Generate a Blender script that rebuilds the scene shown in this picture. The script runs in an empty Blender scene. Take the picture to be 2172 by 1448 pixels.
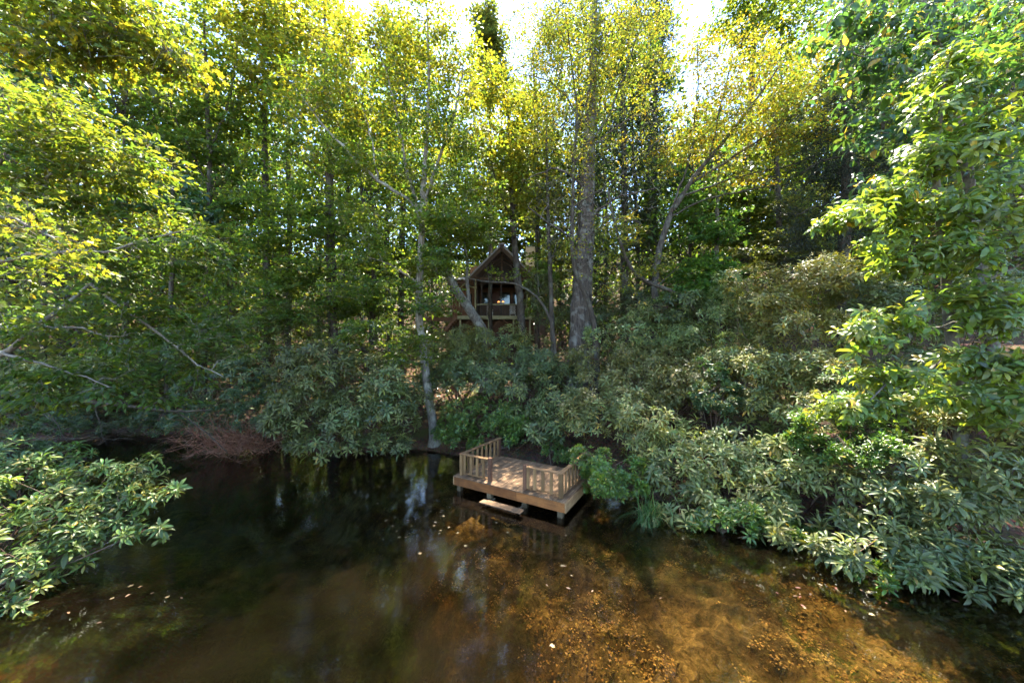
import bpy, math, random
import numpy as np
from mathutils import Vector, Matrix, Quaternion
random.seed(7)
RNG = np.random.default_rng(11)
R = math.radians
sc = bpy.context.scene
COL = sc.collection

# ------------------------------------------------------------------ camera, sky, sun, exposure
F, CX, HY, CAMZ = 724.0, 1086.0, 742.0, 5.0      # focal length and horizon in photo pixels, eye height in metres
cam = bpy.data.cameras.new('camera'); cam.lens = 12.0; cam.sensor_width = 36.0; cam.shift_y = 18.0 / 2172.0
cam.clip_start = 0.05; cam.clip_end = 2000
cam_ob = bpy.data.objects.new('camera', cam); COL.objects.link(cam_ob)
cam_ob.location = (0, 0, CAMZ); cam_ob.rotation_euler = (R(90), 0, 0); sc.camera = cam_ob
SUN_AZ, SUN_EL = 8.0, 67.0                        # degrees to the right of the view axis, above the horizon
SUNDIR = Vector((math.sin(R(SUN_AZ)) * math.cos(R(SUN_EL)), math.cos(R(SUN_AZ)) * math.cos(R(SUN_EL)), math.sin(R(SUN_EL))))
w = bpy.data.worlds.new('World'); sc.world = w; w.use_nodes = True
nt = w.node_tree; nt.nodes.clear()
sky = nt.nodes.new('ShaderNodeTexSky'); sky.sky_type = 'NISHITA'; sky.sun_disc = False
sky.sun_elevation = R(SUN_EL); sky.sun_rotation = R(SUN_AZ); sky.altitude = 900; sky.air_density = 0.9; sky.dust_density = 0.4; sky.ozone_density = 1.0
bg = nt.nodes.new('ShaderNodeBackground'); bg.inputs['Strength'].default_value = 0.15
wo = nt.nodes.new('ShaderNodeOutputWorld')
nt.links.new(sky.outputs[0], bg.inputs[0]); nt.links.new(bg.outputs[0], wo.inputs[0])
sun = bpy.data.lights.new('sun', 'SUN'); sun.energy = 4.6; sun.angle = R(0.53); sun.color = (1.0, 0.93, 0.79)
sun_ob = bpy.data.objects.new('sun', sun); COL.objects.link(sun_ob)
sun_ob.rotation_euler = (-SUNDIR).to_track_quat('-Z', 'Y').to_euler(); sun_ob.location = (0, 10, 60)
sc.view_settings.view_transform = 'Standard'; sc.view_settings.look = 'None'
sc.view_settings.exposure = 2.88; sc.view_settings.gamma = 1.0; sc.view_settings.use_curve_mapping = False
sc.render.engine = 'CYCLES'
cy = sc.cycles
cy.max_bounces = 6; cy.diffuse_bounces = 4; cy.glossy_bounces = 2; cy.transmission_bounces = 4; cy.transparent_max_bounces = 6
cy.volume_bounces = 0; cy.caustics_reflective = False; cy.caustics_refractive = False
cy.sample_clamp_indirect = 6.0
cy.use_adaptive_sampling = True; cy.adaptive_threshold = 0.04
cy.use_denoising = True
try: cy.denoiser = 'OPENIMAGEDENOISE'
except Exception: pass

# ------------------------------------------------------------------ helpers
def P(px, py, d):
    """photo pixel + distance along the view axis -> point in metres"""
    return np.array(((px - CX) / F * d, d, CAMZ - (py - HY) / F * d))

def link(o, parent=None):
    COL.objects.link(o)
    if parent is not None: o.parent = parent
    return o
def empty(name, loc=(0, 0, 0), rz=0.0):
    o = bpy.data.objects.new(name, None); o.location = loc; o.rotation_euler = (0, 0, rz); o.empty_display_size = 0.2
    return link(o)
def tag(o, label=None, cat=None, group=None, kind=None):
    if label: o['label'] = label
    if cat: o['category'] = cat
    if group: o['group'] = group
    if kind: o['kind'] = kind
    return o

def np_mesh(name, V, T, col=None, mat=None, smooth=True, mat_index=None):
    """triangle mesh from numpy arrays, optional per-vertex colour"""
    V = np.asarray(V, np.float32); T = np.asarray(T, np.int32)
    me = bpy.data.meshes.new(name)
    me.vertices.add(len(V)); me.vertices.foreach_set('co', V.ravel())
    me.loops.add(T.size); me.loops.foreach_set('vertex_index', T.ravel())
    me.polygons.add(len(T)); me.polygons.foreach_set('loop_start', np.arange(0, T.size, 3, dtype=np.int32))
    if mat is not None:
        for m in (mat if isinstance(mat, (list, tuple)) else [mat]): me.materials.append(m)
    if mat_index is not None: me.polygons.foreach_set('material_index', np.asarray(mat_index, np.int32))
    me.update(calc_edges=True)
    if not smooth:
        me.polygons.foreach_set('use_smooth', np.zeros(len(T), bool))
    else:
        me.polygons.foreach_set('use_smooth', np.ones(len(T), bool))
    if col is not None:
        a = me.attributes.new('Col', 'FLOAT_COLOR', 'POINT')
        c = np.ones((len(V), 4), np.float32); c[:, :3] = col
        a.data.foreach_set('color', c.ravel())
    return me

def mesh_obj(name, me, parent=None, loc=None):
    o = bpy.data.objects.new(name, me)
    if loc is not None: o.location = loc
    return link(o, parent)

def box_arrays(x0, x1, y0, y1, z0, z1):
    V = np.array([(x, y, z) for z in (z0, z1) for y in (y0, y1) for x in (x0, x1)], float)
    Q = [(0, 2, 3, 1), (4, 5, 7, 6), (0, 1, 5, 4), (2, 6, 7, 3), (0, 4, 6, 2), (1, 3, 7, 5)]
    return V, Q

class MB:
    """collects boxes, bars and polygons in local coordinates, builds one mesh"""
    def __init__(s): s.v = []; s.f = []
    def add(s, V, Q):
        n = len(s.v); s.v += [tuple(map(float, p)) for p in V]; s.f += [tuple(i + n for i in q) for q in Q]; return s
    def box(s, x0, x1, y0, y1, z0, z1): return s.add(*box_arrays(x0, x1, y0, y1, z0, z1))
    def bar(s, a, b, wd, th, up=(0, 0, 1)):
        """rectangular bar from a to b: wd sideways, th along 'up'"""
        a, b = Vector(a), Vector(b); d = (b - a); L = d.length; d.normalize(); up = Vector(up)
        sd = d.cross(up)
        if sd.length < 1e-4: sd = d.cross(Vector((0, 1, 0)))
        sd.normalize(); u = sd.cross(d)
        V, Q = box_arrays(0, L, -wd / 2, wd / 2, -th / 2, th / 2)
        return s.add([a + d * p[0] + sd * p[1] + u * p[2] for p in V], Q)
    def tube(s, pts, r, n=6):
        V = []; Q = []
        pts = [Vector(p) for p in pts]
        for i, p in enumerate(pts):
            d = (pts[min(i + 1, len(pts) - 1)] - pts[max(i - 1, 0)]).normalized()
            a = d.orthogonal().normalized(); b = d.cross(a)
            rr = r[i] if isinstance(r, (list, tuple)) else r
            V += [p + a * math.cos(t * 2 * math.pi / n) * rr + b * math.sin(t * 2 * math.pi / n) * rr for t in range(n)]
        for i in range(len(pts) - 1):
            for t in range(n):
                Q.append((i * n + t, i * n + (t + 1) % n, (i + 1) * n + (t + 1) % n, (i + 1) * n + t))
        Q.append(tuple(range(n))[::-1]); Q.append(tuple((len(pts) - 1) * n + t for t in range(n)))
        return s.add(V, Q)
    def build(s, name, mat, parent=None, bevel=0.0, smooth=False, loc=None):
        me = bpy.data.meshes.new(name); me.from_pydata(s.v, [], s.f); me.materials.append(mat)
        import bmesh
        bm = bmesh.new(); bm.from_mesh(me)
        if bevel: bmesh.ops.bevel(bm, geom=bm.edges[:], offset=bevel, segments=1, affect='EDGES')
        bmesh.ops.recalc_face_normals(bm, faces=bm.faces[:])
        bm.to_mesh(me); bm.free()
        me.polygons.foreach_set('use_smooth', np.full(len(me.polygons), smooth))
        return mesh_obj(name, me, parent, loc)

# ------------------------------------------------------------------ value noise in numpy (terrain, pond bed)
def vnoise(x, y, seed=0):
    xi = np.floor(x).astype(np.int64); yi = np.floor(y).astype(np.int64); xf = x - xi; yf = y - yi
    def h(a, b):
        n = (a * 374761393 + b * 668265263 + seed * 1442695041) & 0x7fffffff
        n = ((n ^ (n >> 13)) * 1274126177) & 0x7fffffff
        return ((n ^ (n >> 16)) & 0xffff) / 65535.0
    u = xf * xf * (3 - 2 * xf); v = yf * yf * (3 - 2 * yf)
    return (h(xi, yi) * (1 - u) + h(xi + 1, yi) * u) * (1 - v) + (h(xi, yi + 1) * (1 - u) + h(xi + 1, yi + 1) * u) * v
def fbm(x, y, oct=4, seed=0):
    s = 0; a = 0.5
    for i in range(oct): s = s + a * vnoise(x * 2 ** i, y * 2 ** i, seed + i); a *= 0.5
    return s

# ------------------------------------------------------------------ materials
def new_mat(name):
    m = bpy.data.materials.new(name); m.use_nodes = True; t = m.node_tree; t.nodes.clear()
    out = t.nodes.new('ShaderNodeOutputMaterial'); return m, t, out
def N(t, kind, **kw):
    n = t.nodes.new(kind)
    for k, v in kw.items():
        if k in n.inputs: n.inputs[k].default_value = v
        else: setattr(n, k, v)
    return n
def ramp(t, fac, stops):
    r = t.nodes.new('ShaderNodeValToRGB')
    e = r.color_ramp.elements
    while len(e) < len(stops): e.new(0.5)
    for el, (p, c) in zip(e, stops): el.position = p; el.color = (*c, 1)
    t.links.new(fac, r.inputs[0]); return r.outputs[0]
def mixc(t, fac, a, b, mode='MIX'):
    n = t.nodes.new('ShaderNodeMix'); n.data_type = 'RGBA'; n.blend_type = mode
    for i, v in ((0, fac), (6, a), (7, b)):
        if isinstance(v, (int, float)): n.inputs[i].default_value = v
        elif isinstance(v, tuple): n.inputs[i].default_value = (*v, 1)
        else: t.links.new(v, n.inputs[i])
    return n.outputs[2]
def maprange(t, v, a, b, c, d):
    n = t.nodes.new('ShaderNodeMapRange'); t.links.new(v, n.inputs[0])
    for i, x in enumerate((a, b, c, d)): n.inputs[i + 1].default_value = x
    return n.outputs[0]

def leaf_mat(name, rough=0.45, spec=0.4, transl=0.42, boost=(1.9, 1.9, 0.9), vary=(0.75, 1.25), hues=((1, 1, 1), (1, 1, 1))):
    """green leaf: painted by the per-leaf colour attribute, light shines through it"""
    m, t, out = new_mat(name)
    a = N(t, 'ShaderNodeAttribute', attribute_name='Col')
    oi = N(t, 'ShaderNodeObjectInfo')
    f = maprange(t, oi.outputs['Random'], 0, 1, *vary)
    wn = N(t, 'ShaderNodeTexWhiteNoise', noise_dimensions='1D'); t.links.new(oi.outputs['Random'], wn.inputs['W'])
    hue = mixc(t, wn.outputs['Value'], *hues)
    tint = mixc(t, 1.0, a.outputs['Color'], hue, 'MULTIPLY')
    sc_ = t.nodes.new('ShaderNodeVectorMath'); sc_.operation = 'SCALE'
    t.links.new(tint, sc_.inputs[0]); t.links.new(f, sc_.inputs['Scale'])
    p = N(t, 'ShaderNodeBsdfPrincipled'); p.inputs['Roughness'].default_value = rough
    p.inputs['Specular IOR Level'].default_value = spec
    t.links.new(sc_.outputs[0], p.inputs['Base Color'])
    tr = N(t, 'ShaderNodeBsdfTranslucent')
    b = mixc(t, 1.0, sc_.outputs[0], boost, 'MULTIPLY'); t.links.new(b, tr.inputs['Color'])
    mx = N(t, 'ShaderNodeMixShader'); mx.inputs[0].default_value = transl
    t.links.new(p.outputs[0], mx.inputs[1]); t.links.new(tr.outputs[0], mx.inputs[2]); t.links.new(mx.outputs[0], out.inputs[0])
    return m

def bark_mat(name, c1, c2, c3, scale=6.0, lichen=0.5, bump=0.5):
    m, t, out = new_mat(name)
    tc = N(t, 'ShaderNodeTexCoord'); mp = N(t, 'ShaderNodeMapping'); mp.inputs['Scale'].default_value = (1, 1, 0.22)
    t.links.new(tc.outputs['Object'], mp.inputs[0])
    n1 = N(t, 'ShaderNodeTexNoise', Scale=scale * 2.2, Detail=6.0, Roughness=0.65); t.links.new(mp.outputs[0], n1.inputs['Vector'])
    vo = N(t, 'ShaderNodeTexVoronoi', Scale=scale * 1.6); t.links.new(mp.outputs[0], vo.inputs['Vector'])
    n2 = N(t, 'ShaderNodeTexNoise', Scale=2.6, Detail=5.0); t.links.new(tc.outputs['Object'], n2.inputs['Vector'])
    c = ramp(t, n1.outputs[0], [(0.3, c1), (0.62, c2)])
    li = ramp(t, n2.outputs[0], [(0.5, (0, 0, 0)), (0.64, (lichen,) * 3)])
    c = mixc(t, li, c, c3)
    p = N(t, 'ShaderNodeBsdfPrincipled'); p.inputs['Roughness'].default_value = 0.9; p.inputs['Specular IOR Level'].default_value = 0.15
    t.links.new(c, p.inputs['Base Color'])
    ad = t.nodes.new('ShaderNodeMath'); ad.operation = 'ADD'; t.links.new(n1.outputs[0], ad.inputs[0]); t.links.new(vo.outputs['Distance'], ad.inputs[1])
    bp = N(t, 'ShaderNodeBump', Strength=bump, Distance=0.05); t.links.new(ad.outputs[0], bp.inputs['Height']); t.links.new(bp.outputs[0], p.inputs['Normal'])
    t.links.new(p.outputs[0], out.inputs[0]); return m

def wood_mat(name, c1, c2, stain=None, axis=1, rough=0.8, stain_amt=0.6, grain=26.0):
    """sawn timber; grain runs along the object's own axis; every board gets its own tone"""
    m, t, out = new_mat(name)
    tc = N(t, 'ShaderNodeTexCoord'); oi = N(t, 'ShaderNodeObjectInfo')
    off = t.nodes.new('ShaderNodeVectorMath'); off.operation = 'SCALE'; off.inputs[0].default_value = (13.1, 7.7, 3.3); t.links.new(oi.outputs['Random'], off.inputs['Scale'])
    add = t.nodes.new('ShaderNodeVectorMath'); add.operation = 'ADD'; t.links.new(tc.outputs['Object'], add.inputs[0]); t.links.new(off.outputs[0], add.inputs[1])
    mp = N(t, 'ShaderNodeMapping'); s = [1.0, 1.0, 1.0]; s[axis] = 0.06; mp.inputs['Scale'].default_value = s
    t.links.new(add.outputs[0], mp.inputs[0])
    n1 = N(t, 'ShaderNodeTexNoise', Scale=grain, Detail=5.0, Roughness=0.6); t.links.new(mp.outputs[0], n1.inputs['Vector'])
    n2 = N(t, 'ShaderNodeTexNoise', Scale=2.4, Detail=6.0, Roughness=0.6); t.links.new(add.outputs[0], n2.inputs['Vector'])
    c = ramp(t, n1.outputs[0], [(0.3, c1), (0.7, c2)])
    if stain is not None:
        f = ramp(t, n2.outputs[0], [(0.42, (0, 0, 0)), (0.66, (stain_amt,) * 3)]); c = mixc(t, f, c, stain)
    v = maprange(t, oi.outputs['Random'], 0, 1, 0.6, 1.25)
    sv = t.nodes.new('ShaderNodeVectorMath'); sv.operation = 'SCALE'; t.links.new(c, sv.inputs[0]); t.links.new(v, sv.inputs['Scale'])
    p = N(t, 'ShaderNodeBsdfPrincipled'); p.inputs['Roughness'].default_value = rough; p.inputs['Specular IOR Level'].default_value = 0.25
    t.links.new(sv.outputs[0], p.inputs['Base Color'])
    bp = N(t, 'ShaderNodeBump', Strength=0.35, Distance=0.01); t.links.new(n1.outputs[0], bp.inputs['Height']); t.links.new(bp.outputs[0], p.inputs['Normal'])
    t.links.new(p.outputs[0], out.inputs[0]); return m

def plain_mat(name, c, rough=0.7, spec=0.3, metal=0.0, var=0.15, scale=8.0):
    m, t, out = new_mat(name)
    tc = N(t, 'ShaderNodeTexCoord'); n = N(t, 'ShaderNodeTexNoise', Scale=scale, Detail=5.0); t.links.new(tc.outputs['Object'], n.inputs['Vector'])
    lo = tuple(x * (1 - var) for x in c); hi = tuple(min(1, x * (1 + var)) for x in c)
    p = N(t, 'ShaderNodeBsdfPrincipled'); p.inputs['Roughness'].default_value = rough; p.inputs['Specular IOR Level'].default_value = spec; p.inputs['Metallic'].default_value = metal
    t.links.new(ramp(t, n.outputs[0], [(0.3, lo), (0.7, hi)]), p.inputs['Base Color']); t.links.new(p.outputs[0], out.inputs[0]); return m

M = {}
HV = ((0.86, 0.98, 1.1), (1.3, 1.12, 0.85))
M['maple'] = leaf_mat('maple_leaf', 0.42, 0.42, 0.58, (1.8, 1.72, 0.8), (0.95, 1.1))
M['birch'] = leaf_mat('birch_leaf', 0.42, 0.42, 0.56, (1.8, 1.72, 0.8), (0.95, 1.1))
M['magnolia'] = leaf_mat('magnolia_leaf', 0.36, 0.5, 0.45, (2.6, 2.4, 0.8), (0.75, 1.25), HV)
M['rhodo'] = leaf_mat('rhododendron_leaf', 0.42, 0.42, 0.3, (2.3, 2.2, 0.7), (0.62, 1.42), ((0.84, 0.97, 1.0), (1.42, 1.16, 0.8)))
M['laurel'] = leaf_mat('laurel_leaf', 0.35, 0.55, 0.28, (2.2, 2.2, 0.6), (0.75, 1.3), HV)
M['hemlock'] = leaf_mat('hemlock_needle', 0.6, 0.3, 0.2, (1.4, 1.4, 0.8))
M['grass'] = leaf_mat('sedge_blade', 0.45, 0.4, 0.3, (1.6, 1.6, 0.7))
M['bark'] = bark_mat('grey_bark', (0.05, 0.043, 0.035), (0.165, 0.145, 0.12), (0.29, 0.3, 0.24), 6, 0.55)
M['bark_dark'] = bark_mat('dark_bark', (0.02, 0.016, 0.012), (0.085, 0.068, 0.052), (0.16, 0.17, 0.13), 6, 0.35)
M['bark_big'] = bark_mat('furrowed_bark', (0.028, 0.022, 0.018), (0.11, 0.088, 0.07), (0.3, 0.3, 0.25), 5, 0.4, 1.0)
M['twig'] = bark_mat('twig_bark', (0.09, 0.075, 0.06), (0.24, 0.21, 0.17), (0.3, 0.3, 0.25), 9, 0.4, 0.2)
M['stem'] = bark_mat('shrub_stem', (0.05, 0.03, 0.02), (0.16, 0.1, 0.07), (0.2, 0.19, 0.14), 9, 0.3, 0.2)
M['brush'] = bark_mat('dead_brush', (0.13, 0.05, 0.028), (0.28, 0.13, 0.075), (0.3, 0.22, 0.16), 4, 0.4, 0.1)
M['bark_pale'] = bark_mat('pale_lichen_bark', (0.08, 0.07, 0.055), (0.25, 0.225, 0.185), (0.38, 0.38, 0.3), 6, 0.6)

# ------------------------------------------------------------------ terrain
POND = np.array([(14, -9), (13.5, 2.5), (12.2, 6.2), (10.6, 8.0), (9.2, 9.2), (7.2, 10.2), (5.6, 10.9), (4.6, 11.6), (4.0, 12.9), (2.6, 13.6), (0.6, 14.6),
                 (-1.2, 15.2), (-2.8, 16.3), (-4.8, 17.3), (-7.5, 16.7), (-9.6, 16.9), (-12.2, 18.2), (-15, 19.6), (-20, 20.3), (-26, 19), (-31, 15), (-26, 10.5), (-17, 9.2),
                 (-12.5, 8.2), (-10.6, 6.8), (-11.5, 3.5), (-14, -2), (-14, -9)], float)
def pond_dist(x, y):
    """distance to the shore: positive on land, negative in the pond"""
    x = np.asarray(x, float); y = np.asarray(y, float)
    best = np.full(x.shape, 1e9); inside = np.zeros(x.shape, bool)
    for i in range(len(POND)):
        ax, ay = POND[i]; bx, by = POND[(i + 1) % len(POND)]
        dx, dy = bx - ax, by - ay
        tt = np.clip(((x - ax) * dx + (y - ay) * dy) / (dx * dx + dy * dy), 0, 1)
        best = np.minimum(best, np.hypot(x - ax - tt * dx, y - ay - tt * dy))
        c = ((ay > y) != (by > y)) & (x < (bx - ax) * (y - ay) / (by - ay + 1e-12) + ax)
        inside ^= c
    return np.where(inside, -best, best)
def ground_z(x, y):
    x = np.asarray(x, float); y = np.asarray(y, float)
    s = pond_dist(x, y)
    fwd = np.clip((y - 2) / 8.0, 0.12, 1.0)
    land = 0.16 * np.clip(s / 0.4, 0, 1) + fwd * (0.33 * np.clip(s, 0, 24) + 0.42 * np.clip(s - 24, 0, 50) + 0.1 * np.clip(s - 74, 0, 90)) + (fbm(x * 0.35, y * 0.35, 4, 3) - 0.47) * np.clip(s, 0, 2) * 0.45
    sea = np.maximum(0.75 * s, -2.6)
    return np.where(s > 0, land, sea)
def gz(x, y): return float(ground_z(np.array([x]), np.array([y]))[0])

def grid_mesh(name, xs, ys, zf, mat):
    X, Y = np.meshgrid(xs, ys); Z = zf(X, Y)
    V = np.stack([X.ravel(), Y.ravel(), Z.ravel()], 1); nx, ny = len(xs), len(ys)
    i = (np.arange(ny - 1)[:, None] * nx + np.arange(nx - 1)[None, :]).ravel()
    T = np.concatenate([np.stack([i, i + 1, i + nx + 1], 1), np.stack([i, i + nx + 1, i + nx], 1)])
    return np_mesh(name, V, T, mat=mat)

def ground_material():
    m, t, out = new_mat('forest_floor')
    tc = N(t, 'ShaderNodeTexCoord')
    n1 = N(t, 'ShaderNodeTexNoise', Scale=1.3, Detail=8.0, Roughness=0.7); t.links.new(tc.outputs['Object'], n1.inputs['Vector'])
    v = N(t, 'ShaderNodeTexVoronoi', Scale=11.0); t.links.new(tc.outputs['Object'], v.inputs['Vector'])
    n2 = N(t, 'ShaderNodeTexNoise', Scale=0.7, Detail=4.0); t.links.new(tc.outputs['Object'], n2.inputs['Vector'])
    c = ramp(t, n1.outputs[0], [(0.3, (0.03, 0.02, 0.013)), (0.55, (0.09, 0.055, 0.032)), (0.75, (0.16, 0.1, 0.055))])
    c = mixc(t, 0.35, c, v.outputs['Color'], 'SOFT_LIGHT')
    g = ramp(t, n2.outputs[0], [(0.55, (0, 0, 0)), (0.66, (0.8,) * 3)])
    c = mixc(t, g, c, (0.07, 0.075, 0.02))
    p = N(t, 'ShaderNodeBsdfPrincipled'); p.inputs['Roughness'].default_value = 0.95; p.inputs['Specular IOR Level'].default_value = 0.1
    t.links.new(c, p.inputs['Base Color'])
    bp = N(t, 'ShaderNodeBump', Strength=0.7, Distance=0.06); t.links.new(v.outputs['Distance'], bp.inputs['Height']); t.links.new(bp.outputs[0], p.inputs['Normal'])
    t.links.new(p.outputs[0], out.inputs[0]); return m
gx = np.concatenate([np.arange(-220, -36, 8.0), np.arange(-36, 36, 0.6), np.arange(36, 225, 8.0)])
gy = np.concatenate([np.arange(-120, -12, 8.0), np.arange(-12, 42, 0.6), np.arange(42, 260, 8.0)])
tag(mesh_obj('ground', grid_mesh('ground', gx, gy, ground_z, ground_material())), 'steep wooded bank of brown leaf litter rising behind the pond', kind='structure')

# pond bed with silt and orange weed
def bed_z(X, Y):
    s = -pond_dist(X, Y)
    shelf = np.clip((X + 0.4 + 0.85 * (Y - 5.1)) / 3.0, 0, 1)                      # shallow shelf on the right, deeper to the left
    depth = 0.10 + np.minimum((0.22 + 0.9 * (1 - shelf)) * np.clip(s, 0, 20), 0.42 + 2.0 * (1 - shelf))
    lump = (fbm(X * 1.1, Y * 1.1, 4, 21) - 0.47) * 0.55 + (0.5 - np.abs(vnoise(X * 2.6, Y * 2.6, 5) - 0.5) * 2) * 0.16 + (0.5 - np.abs(vnoise(X * 6.1, Y * 6.1, 8) - 0.5) * 2) * 0.1
    return np.where(s > -0.3, np.minimum(-depth + lump * np.clip(s, 0, 1), -0.06), -0.1 + s * 0.5)
def bed_material():
    m, t, out = new_mat('pond_silt')
    tc = N(t, 'ShaderNodeTexCoord')
    n1 = N(t, 'ShaderNodeTexNoise', Scale=1.1, Detail=9.0, Roughness=0.68, Distortion=0.8); t.links.new(tc.outputs['Object'], n1.inputs['Vector'])
    n2 = N(t, 'ShaderNodeTexNoise', Scale=9.0, Detail=6.0, Roughness=0.7, Distortion=1.2); t.links.new(tc.outputs['Object'], n2.inputs['Vector'])
    c = ramp(t, n1.outputs[0], [(0.32, (0.035, 0.022, 0.01)), (0.47, (0.12, 0.085, 0.036)), (0.6, (0.31, 0.23, 0.1)), (0.75, (0.43, 0.335, 0.165))])
    d = ramp(t, n2.outputs[0], [(0.35, (0.25,) * 3), (0.62, (1.15,) * 3)])
    c = mixc(t, 1.0, c, d, 'MULTIPLY')
    p = N(t, 'ShaderNodeBsdfPrincipled'); p.inputs['Roughness'].default_value = 0.95; p.inputs['Specular IOR Level'].default_value = 0.05
    t.links.new(c, p.inputs['Base Color'])
    bp = N(t, 'ShaderNodeBump', Strength=1.0, Distance=0.08); t.links.new(n2.outputs[0], bp.inputs['Height']); t.links.new(bp.outputs[0], p.inputs['Normal'])
    t.links.new(p.outputs[0], out.inputs[0]); return m
bx_ = np.concatenate([np.arange(-32, -5, 0.4), np.arange(-5, 12, 0.07), np.arange(12, 14.6, 0.3)]); by_ = np.concatenate([np.arange(-10, 4.4, 0.5), np.arange(4.4, 13, 0.07), np.arange(13, 21.5, 0.3)])
bed = mesh_obj('pond_bed', grid_mesh('pond_bed', bx_, by_, bed_z, bed_material())); tag(bed, 'orange brown silt and weed on the pond floor', kind='structure')

def water_material():
    m, t, out = new_mat('pond_water')
    tc = N(t, 'ShaderNodeTexCoord')
    mp = N(t, 'ShaderNodeMapping'); mp.inputs['Scale'].default_value = (1.0, 1.9, 1.0); mp.inputs['Rotation'].default_value = (0, 0, R(-24)); t.links.new(tc.outputs['Object'], mp.inputs[0])
    n1 = N(t, 'ShaderNodeTexNoise', Scale=2.6, Detail=3.0, Roughness=0.55); t.links.new(mp.outputs[0], n1.inputs['Vector'])
    n2 = N(t, 'ShaderNodeTexNoise', Scale=9.0, Detail=2.0); t.links.new(mp.outputs[0], n2.inputs['Vector'])
    a = mixc(t, 0.3, n1.outputs[0], n2.outputs[0])
    bp = N(t, 'ShaderNodeBump', Strength=0.04, Distance=0.1); t.links.new(a, bp.inputs['Height'])
    fr = N(t, 'ShaderNodeFresnel', IOR=2.1); t.links.new(bp.outputs[0], fr.inputs['Normal'])
    gl = N(t, 'ShaderNodeBsdfGlossy', Roughness=0.015); t.links.new(bp.outputs[0], gl.inputs['Normal'])
    tr = N(t, 'ShaderNodeBsdfTransparent'); tr.inputs[0].default_value = (0.93, 0.86, 0.7, 1)
    di = N(t, 'ShaderNodeBsdfDiffuse'); di.inputs[0].default_value = (0.12, 0.08, 0.04, 1)     # fine silt hanging in the water
    m1 = N(t, 'ShaderNodeMixShader'); n3 = N(t, 'ShaderNodeTexNoise', Scale=0.35, Detail=3.0, Distortion=0.6); t.links.new(tc.outputs['Object'], n3.inputs['Vector'])
    t.links.new(maprange(t, n3.outputs[0], 0.36, 0.72, 0.008, 0.05), m1.inputs[0])
    t.links.new(tr.outputs[0], m1.inputs[1]); t.links.new(di.outputs[0], m1.inputs[2])
    m2 = N(t, 'ShaderNodeMixShader'); t.links.new(fr.outputs[0], m2.inputs[0]); t.links.new(m1.outputs[0], m2.inputs[1]); t.links.new(gl.outputs[0], m2.inputs[2])
    t.links.new(m2.outputs[0], out.inputs[0])
    va = N(t, 'ShaderNodeVolumeAbsorption', Density=1.5); va.inputs[0].default_value = (0.56, 0.46, 0.28, 1); t.links.new(va.outputs[0], out.inputs['Volume'])
    return m
wm = MB(); cen = POND.mean(0); ring = [Vector((x + (x - cen[0]) * 0.03, y + (y - cen[1]) * 0.03)) for x, y in POND]; n = len(ring)
wm.add([(p.x, p.y, 0.0) for p in ring] + [(p.x, p.y, -3.4) for p in ring], [tuple(range(n)), tuple(range(2 * n - 1, n - 1, -1))] + [(i, n + i, n + (i + 1) % n, (i + 1) % n) for i in range(n)])
tag(wm.build('pond_water', water_material()), 'still dark amber pond water reflecting the trees', kind='structure')

# ------------------------------------------------------------------ leaf templates: (u along, v across, w out of plane), triangles
def fan(pts): return np.array(pts, float), np.array([(0, i, i + 1) for i in range(1, len(pts) - 1)])
T_DIAMOND = (np.array([(0, 0, 0), (0.45, -0.5, 0.1), (1, 0, -0.06), (0.45, 0.5, 0.1)], float), np.array([(0, 1, 2), (0, 2, 3)]))
T_MAPLE = fan([(0, 0, 0), (0.15, -0.5, 0.06), (0.38, -0.22, 0.0), (0.62, -0.46, 0.05), (0.66, -0.15, 0), (1, 0, -0.12), (0.66, 0.15, 0), (0.62, 0.46, 0.05), (0.38, 0.22, 0.0), (0.15, 0.5, 0.06)])
T_MAPLE3 = fan([(0, 0, 0), (0.4, -0.5, 0.05), (0.55, -0.15, 0), (1, 0, -0.1), (0.55, 0.15, 0), (0.4, 0.5, 0.05)])
T_OVAL = (np.array([(0, 0, 0), (0.3, -0.4, 0.07), (0.68, -0.38, 0.03), (1, 0, -0.14), (0.68, 0.38, 0.03), (0.3, 0.4, 0.07), (0.5, 0, -0.02)], float),
          np.array([(0, 1, 6), (1, 2, 6), (2, 3, 6), (3, 4, 6), (4, 5, 6), (5, 0, 6)]))
_lv = []
for u, hw, dz in ((0, 0.03, 0), (0.28, 0.34, 0.03), (0.55, 0.5, 0.0), (0.8, 0.4, -0.1), (1.0, 0.02, -0.26)):
    _lv += [(u, -hw, dz + hw * 0.16), (u, 0, dz), (u, hw, dz + hw * 0.16)]
T_LONG = (np.array(_lv, float), np.array([q for i in range(4) for k in (0, 1) for q in ((3 * i + k, 3 * i + 3 + k, 3 * i + 4 + k), (3 * i + k, 3 * i + 4 + k, 3 * i + 1 + k))]))

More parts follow.
